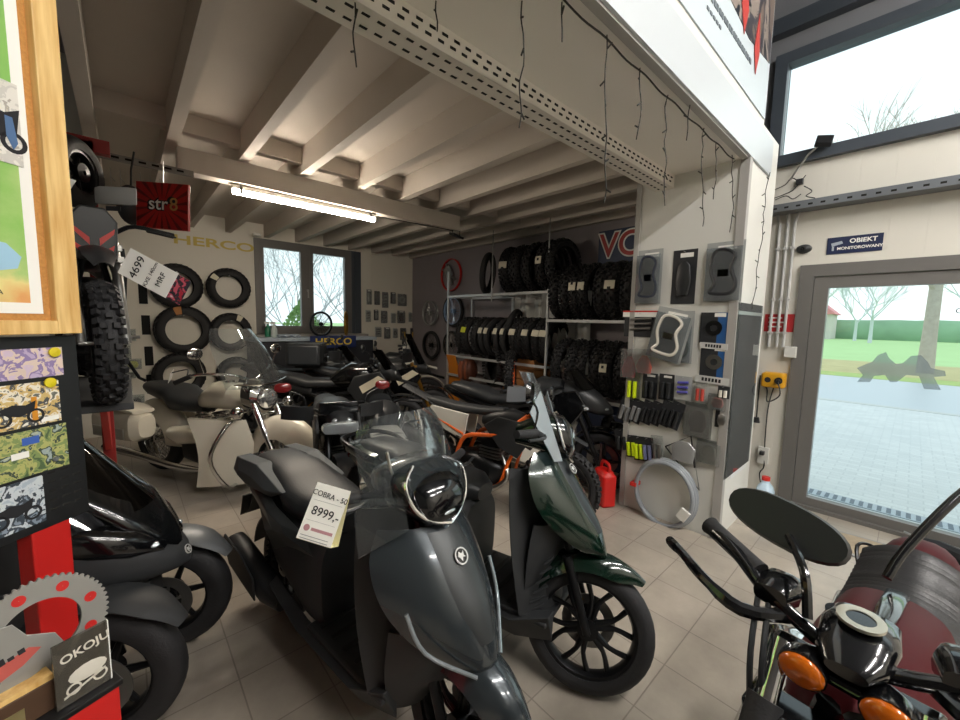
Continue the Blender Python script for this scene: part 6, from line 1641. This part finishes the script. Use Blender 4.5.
# ================================================================== DOOR WALL FITTINGS
DX_ = XW - .004
dw = lambda px, py, o=0: onx(px, py, DX_ - o)
CON = mat('conduit_grey', 'b9bab8', .45)
for i, (pa, pb3) in enumerate((((781, 214), (776, 362)), ((789, 214), (786, 360)), ((796, 214), (792, 340)))):
    a, b_ = dw(*pa, .02), dw(*pb3, .02)
    o = thing('conduit', 'grey conduit pipe, %s of three, left of the glass door' % ('leftmost', 'middle', 'rightmost')[i], 'conduit', group='conduits left of the door')
    MB().tube([(a.x, a.y - .03*(i-1), 2.62), (a.x, a.y - .0, 2.52), (a.x, a.y, 2.4), (a.x, a.y, 1.42)], .012, 8).obj('pipe', CON, o)
    for z in (2.3, 1.85, 1.55): MB().bx(a.x - .016, a.x + .02, a.y - .016, a.y + .016, z - .01, z + .01).obj('pipe_clip', CON, o, smooth=False)
a = dw(791, 352, .0)
jb = thing('junction_box', 'white junction box below the conduits', 'junction box')
MB().bx(XW-.05, XW, a.y-.045, a.y+.045, a.z-.05, a.z+.05).obj('box', mat('box_white', 'd2d2cc', .5), jb, smooth=False, bevel=.004)
MB().bx(XW-.054, XW-.05, a.y-.04, a.y+.04, a.z-.045, a.z+.045).obj('cover', mat('box_white', 'd2d2cc', .5), jb, smooth=False, bevel=.002)
a = dw(779, 323, 0)
sg = thing('red_sign', 'red notice with white lines partly behind the conduits', 'sign')
MB().bx(XW-.006, XW, a.y-.11, a.y+.11, a.z-.08, a.z+.08).obj('plate', mat('sign_red', 'b3262a', .5), sg, smooth=False)
b = MB()
for k in range(3): b.bx(XW-.008, XW-.006, a.y-.02 - .02*(k%2), a.y+.08, a.z+.04-.04*k, a.z+.052-.04*k)
b.obj('printed_line', PAP, sg, smooth=False)
a = dw(775, 379, .0)
yb = thing('yellow_power_box', 'yellow power socket box with black plug left of the glass door', 'power box')
MB().bx(XW-.13, XW-.01, a.y-.09, a.y+.08, a.z-.07, a.z+.065).obj('housing', mat('yellow_housing', 'd29a1a', .45), yb, smooth=False, bevel=.015)
MB().cyl((XW-.135, a.y-.05, a.z), (XW-.13, a.y-.05, a.z), .03, n=18).obj('socket', BLK, yb)
MB().tube([(XW-.13, a.y-.05, a.z), (XW-.17, a.y-.055, a.z-.01)], .02, 10).obj('plug', BLK, yb)
MB().cyl((XW-.134, a.y+.03, a.z), (XW-.13, a.y+.03, a.z), .024, n=16).obj('switch', INK, yb)
cb = MB(); cb.tube([(XW-.17, a.y-.055, a.z-.01), (XW-.2, a.y-.08, a.z-.12), (XW-.12, a.y+.02, a.z-.2), (XW-.02, a.y+.05, a.z-.1), (XW-.02, a.y+.1, a.z-.05)], .006, 6, smooth=6)
tag(cb.obj('cable', BLK), 'black cable looping below the yellow power box', 'cable')
s1 = dw(763, 455, .0)
c2 = MB(); c2.tube([(XW-.03, a.y+.0, a.z-.08), (XW-.02, a.y+.03, a.z-.3), (XW-.02, s1.y-.01, s1.z+.05), (XW-.03, s1.y-.02, s1.z-.1), (XW-.02, s1.y+.01, .2), (XW-.03, s1.y-.03, .03)], .005, 6, smooth=6)
tag(c2.obj('cable', BLK), 'thin black cable running down the wall to the floor', 'cable')
so = thing('wall_socket', 'white double wall socket with black plug near the jug', 'socket')
MB().bx(XW-.03, XW, s1.y-.045, s1.y+.04, s1.z-.08, s1.z+.08).obj('plate', mat('box_white', 'd2d2cc', .5), so, smooth=False, bevel=.004)
MB().box((XW-.05, s1.y, s1.z+.03), (.05, .035, .035)).obj('plug', BLK, so, smooth=False, bevel=.005)
hm = dw(760, 412, .03)
hk = thing('hanging_lever', 'thin black hook-ended cable hanging beside the poster sleeve', 'cable')
MB().tube([(hm.x-.02, hm.y+.02, hm.z+.35), (hm.x-.02, hm.y+.02, hm.z-.05)], .006, 6).obj('cord', BLK, hk)
MB().hull([(hm.z-.1, 0, .03, .03, 3), (hm.z-.05, 0, .02, .02, 3)], 10, 'Z').obj('end', BLK, hk)
hk.children[1].data.transform(Matrix.Translation((hm.x-.02, hm.y+.02, 0)))
a = dw(804, 249, .0)
dm = thing('dome_detector', 'small black oval detector above the door corner', 'detector')
MB().hull([(XW-.045, a.z, .03, .02, 2, a.y), (XW-.03, a.z, .05, .034, 2, a.y), (XW, a.z, .055, .04, 2, a.y)], 22).obj('body', BLK, dm)
MB().ball((XW-.045, a.y, a.z), (.012, .02, .014), 12, 8).obj('lens', GLS, dm)
a, b_ = dw(827, 246, 0), dw(883, 242, 0)
sn = thing('monitored_site_sign', 'dark blue OBIEKT MONITOROWANY sign above the glass door', 'sign')
hh = abs(dw(855, 235, 0).z - dw(855, 252, 0).z) / 2; yc = (a.y + b_.y)/2; zc = (a.z + b_.z)/2; hw = abs(a.y - b_.y)/2
MB().bx(XW-.006, XW, yc-hw, yc+hw, zc-hh, zc+hh).obj('plate', mat('sign_navy', '1b2648', .4), sn, smooth=False)
SM_ = frame((XW-.0065, yc, zc), (0, -1, 0), (0, 0, 1))
text('lettering', 'OBIEKT', hh*.7, PAP, sn, SM_ @ Matrix.Translation((hw*.32, hh*.4, .0)), bold=.0012)
text('lettering', 'MONITOROWANY', hh*.46, PAP, sn, SM_ @ Matrix.Translation((hw*.2, -hh*.4, .0)), bold=.0008)
b = MB(SM_); b.prism([(-hw*.85, hh*.3), (-hw*.45, hh*.5), (-hw*.4, hh*.2), (-hw*.6, hh*.05), (-hw*.8, -.1*hh)], 0, .001, 'Z').bx(-hw*.8, -hw*.72, -hh*.6, -hh*.1, 0, .001)
b.obj('camera_symbol', mat('sign_grey', 'a9b2bd', .5), sn, smooth=False)
# flood light on an arm in front of the high window, cables, dark box
a = dw(824, 141, .12)
fl_ = thing('flood_light', 'small square flood light on a bent arm before the high window', 'flood light')
MB().box(a, (.06, .11, .07), (.2, .2, .3)).obj('housing', DKM, fl_, smooth=False, bevel=.006)
q = dw(790, 180, .02)
MB().tube([a, (a.x+.03, a.y+.1, a.z-.07), (q.x, q.y, q.z)], .008, 6).obj('arm', ALU, fl_)
cbx = MB(); q0 = dw(800, 182, .01)
tag(MB().box((XW-.02, q0.y, q0.z), (.04, .05, .045)).obj('terminal_box', BLK, smooth=False, bevel=.004), 'small black terminal box under the high window', 'terminal box')
for k, pts in enumerate(([(774, 190), (785, 185), (792, 178), (800, 183)], [(772, 199), (790, 192), (797, 186), (806, 175)], [(775, 200), (786, 196), (793, 199), (801, 194)], [(804, 186), (812, 191), (806, 196), (815, 198)])):
    b = MB(); b.tube([dw(*p, .02 + .01*(i % 2)) for i, p in enumerate(pts)], .004, 5, smooth=5)
    tag(b.obj('cable', BLK if k % 2 else DKM), ['thin cable from the flood light arm to the terminal box', 'cable rising from the tray to the high window frame', 'loose cable end lying over the cable tray', 'curled cable right of the terminal box'][k], 'cable', 'cables above the tray')
# sticker on the door glass and mirrored lettering
STK = glass_mat('frosted_sticker', 'd6dee2', .3, .26, 'c9d3d8')
gx = XW + .019
pt_ = [(857, 368), (866, 364), (872, 362), (878, 355), (886, 352), (889, 358), (896, 364), (903, 363), (911, 356), (921, 355), (928, 362), (931, 368), (945, 371), (946, 376), (934, 377), (941, 390), (924, 389), (919, 376), (906, 375), (897, 382), (890, 382), (885, 375), (874, 376), (870, 382), (857, 382), (863, 375)]
poly = [(onx(px, py, gx).y, onx(px, py, gx).z) for px, py in pt_]
tag(MB().prism(poly, gx - .002, gx, 'X').obj('frosted_sticker', STK, smooth=False), 'frosted jagged emblem sticker on the door glass', 'sticker')
a = onx(957, 311, gx)
mt = thing('glass_lettering', 'mirrored dark lettering on the door glass at the right edge', 'lettering')
text('letters', 'ERBO', .055, mat('letter_slate', '4d5a60', .6), mt, frame((gx, a.y - .06, a.z), (0, 1, 0), (0, 0, 1)), align='CENTER')
# far red roof and sign beyond the field
fs = thing('farmhouse', 'tiny pink-red roofed house beyond the field at the left of the door view', 'house')
p = onx(833, 309, 80)
MB().bx(80, 86, p.y - 0, p.y + 4, -.1, p.z - .8).obj('wall', mat('far_wall', 'cfc8c6', .8), fs, smooth=False)
MB().prism([(p.y - .5, p.z - .8), (p.y + 4.6, p.z - .8), (p.y + 2, p.z + 1.5)], 79.6, 86.4, 'X').obj('roof', mat('far_roof', 'd98a92', .8), fs, smooth=False)
# door mat and folded umbrella on it
dmx = thing('door_mat', 'beige oval-ended door mat with grey rim before the glass door', 'door mat')
c0 = onz(893, 557, 0)
MB(Matrix.Translation((c0.x - .03, c0.y, 0))).hull([(0, 0, .20, .48, 3), (.012, 0, .20, .48, 3)], 32, 'Z').obj('rim', mat('mat_rim', '8f8f8c', .8), dmx)
MB(Matrix.Translation((c0.x - .03, c0.y, 0))).hull([(.012, 0, .17, .44, 3), (.016, 0, .17, .44, 3)], 32, 'Z').obj('pile', mat('mat_beige', 'a3937c', .95, vary=.2, scale=40), dmx)
um = thing('umbrella', 'black folded umbrella lying by the door threshold', 'umbrella')
u0, u1 = onz(905, 527, .05), onz(962, 560, .05)
u0 = Vector((4.36, u0.y * 4.36 / u0.x, .06)); dr_ = Vector((-.22, -.30, 0))
MB().tube([u0, u0 + dr_*.35], .009, 8).obj('shaft', ALU, um)
b = MB(); b.tube([u0 + dr_*.3, u0 + dr_*.55, u0 + dr_*1.1, u0 + dr_*1.7, u0 + dr_*2.2], [.02, .05, .055, .05, .02], 9); b.obj('canopy', mat('umbrella_cloth', '202124', .8), um)

# ================================================================== ICICLE LIGHT WIRES AND POSTER ON THE FASCIA
WIR = mat('wire_dark', '26231f', .7)
main = MB(); zz = ZS - .012
ys = .93
pts = []
xs = [1.15 + .17*i for i in range(13)]
for i, x in enumerate(xs): pts.append((min(x, 3.15), ys, zz - .003 - .012*(i % 2)))
il = thing('icicle_light_string', 'dark string of icicle light wires hanging under the fascia edge', 'light string')
main.tube(pts, .004, 5, smooth=4); main.obj('main_wire', WIR, il)
random.seed(11)
def drop(p, L):
    b = MB(); q = [Vector(p)]
    n = max(3, int(L / .05))
    for k in range(n): q.append(q[-1] + Vector((random.uniform(-.010, .010), random.uniform(-.010, .010), -L/n)))
    b.tube(q, .0028, 5, smooth=2)
    for k in range(1, n, 2):
        a_ = random.random()*6.28
        b.tube([q[k], q[k] + Vector((math.cos(a_)*.02, math.sin(a_)*.02, .016 - .03*(k % 4 > 1)))], .0036, 5)
    return b
for (px, py, py2) in ((436, 0, 30), (522, 0, 130), (562, 2, 42), (607, 35, 205), (640, 68, 145), (668, 95, 210), (690, 105, 142), (704, 128, 230), (716, 142, 203), (732, 155, 235), (742, 165, 195)):
    p = onz(px, max(py, 1), zz); q = p.copy()
    t_ = (p - Vector((0, 0, H))).length
    z2_ = (Vector((0, 0, H)) + ray(px, py2) * (p.y / ray(px, py2).y)).z
    drop((p.x, p.y, zz), max(.06, zz - z2_)).obj('drop_wire', WIR, il)
drop((onz(352, 5, 2.66).x, 1.36, 2.66), .20).obj('drop_wire', WIR, il)
pl = onx(764, 190, XR + .0)
drop((3.58, YP0 - .045, 2.73), 1.0).obj('drop_wire', WIR, il)
# poster on the mezzanine parapet
pst = thing('parapet_poster', 'large poster of motorcycles on the white mezzanine parapet', 'poster')
MB().bx(1.7, 3.44, .842, .848, 3.06, 4.3).obj('sheet', mat('poster_pale', 'b9c4ca', .5), pst, smooth=False)
MB().prism([(2.0, 4.3), (2.15, 3.62), (2.45, 3.40), (2.95, 3.36), (3.42, 3.42), (3.42, 4.3)], .838, .842).obj('picture', photo_mat('poster_photo', ['6d6058', '3c3a40', '8b8078', '23262c', '9a7a68', '54606e'], 3.2, 4), pst, smooth=False)
for q in ([(2.75, 3.46), (2.80, 3.66), (2.88, 3.48), (2.83, 3.33)], [(3.05, 3.36), (3.10, 3.58), (3.16, 3.36), (3.11, 3.22)]): MB().prism(q, .835, .838).obj('red_detail', mat('poster_red', 'b03a34', .5), pst, smooth=False)
b = MB()
for k in range(18): b.bx(2.3 + .04*k, 2.324 + .04*k + .008*(k % 2), .838, .842, 3.24, 3.27)
for k in range(5): b.bx(2.25 + .045*k, 2.28 + .045*k, .838, .842, 3.18, 3.195)
b.obj('printed_caption', mat('caption_grey', '5d666c', .6), pst, smooth=False)
# spot lamp at the end of the cross beam, detector under the rack-side ceiling
a = ony(430, 231, 3.78)
sp_ = thing('spot_lamp', 'small black LED flood lamp at the right end of the cross beam', 'lamp')
MB().box((3.0, 3.76, 2.60), (.16, .10, .025), (.25, .2, 0)).obj('housing', BLK, sp_, smooth=False, bevel=.004)
MB().tube([(2.94, 3.76, 2.60), (2.94, 3.76, 2.68), (3.05, 3.76, 2.68), (3.05, 3.76, 2.61)], .006, 6).obj('bracket', BLK, sp_)
MB().tube([(1.97, 3.76, 2.63), (2.3, 3.75, 2.635), (2.7, 3.75, 2.645), (2.95, 3.76, 2.65)], .005, 6, smooth=4).obj('cord', DKM, sp_)
a = ony(254, 228, YB - .1)
dt = thing('smoke_detector', 'round white detector above the top left corner of the back window', 'detector')
MB().lathe([(.0, .0), (.06, .0), (.055, -.03), (.02, -.045), (.0, -.045)], c=(a.x, YB - .25, ZJ + .0), axis='Z', n=20).obj('body', WHP, dt)
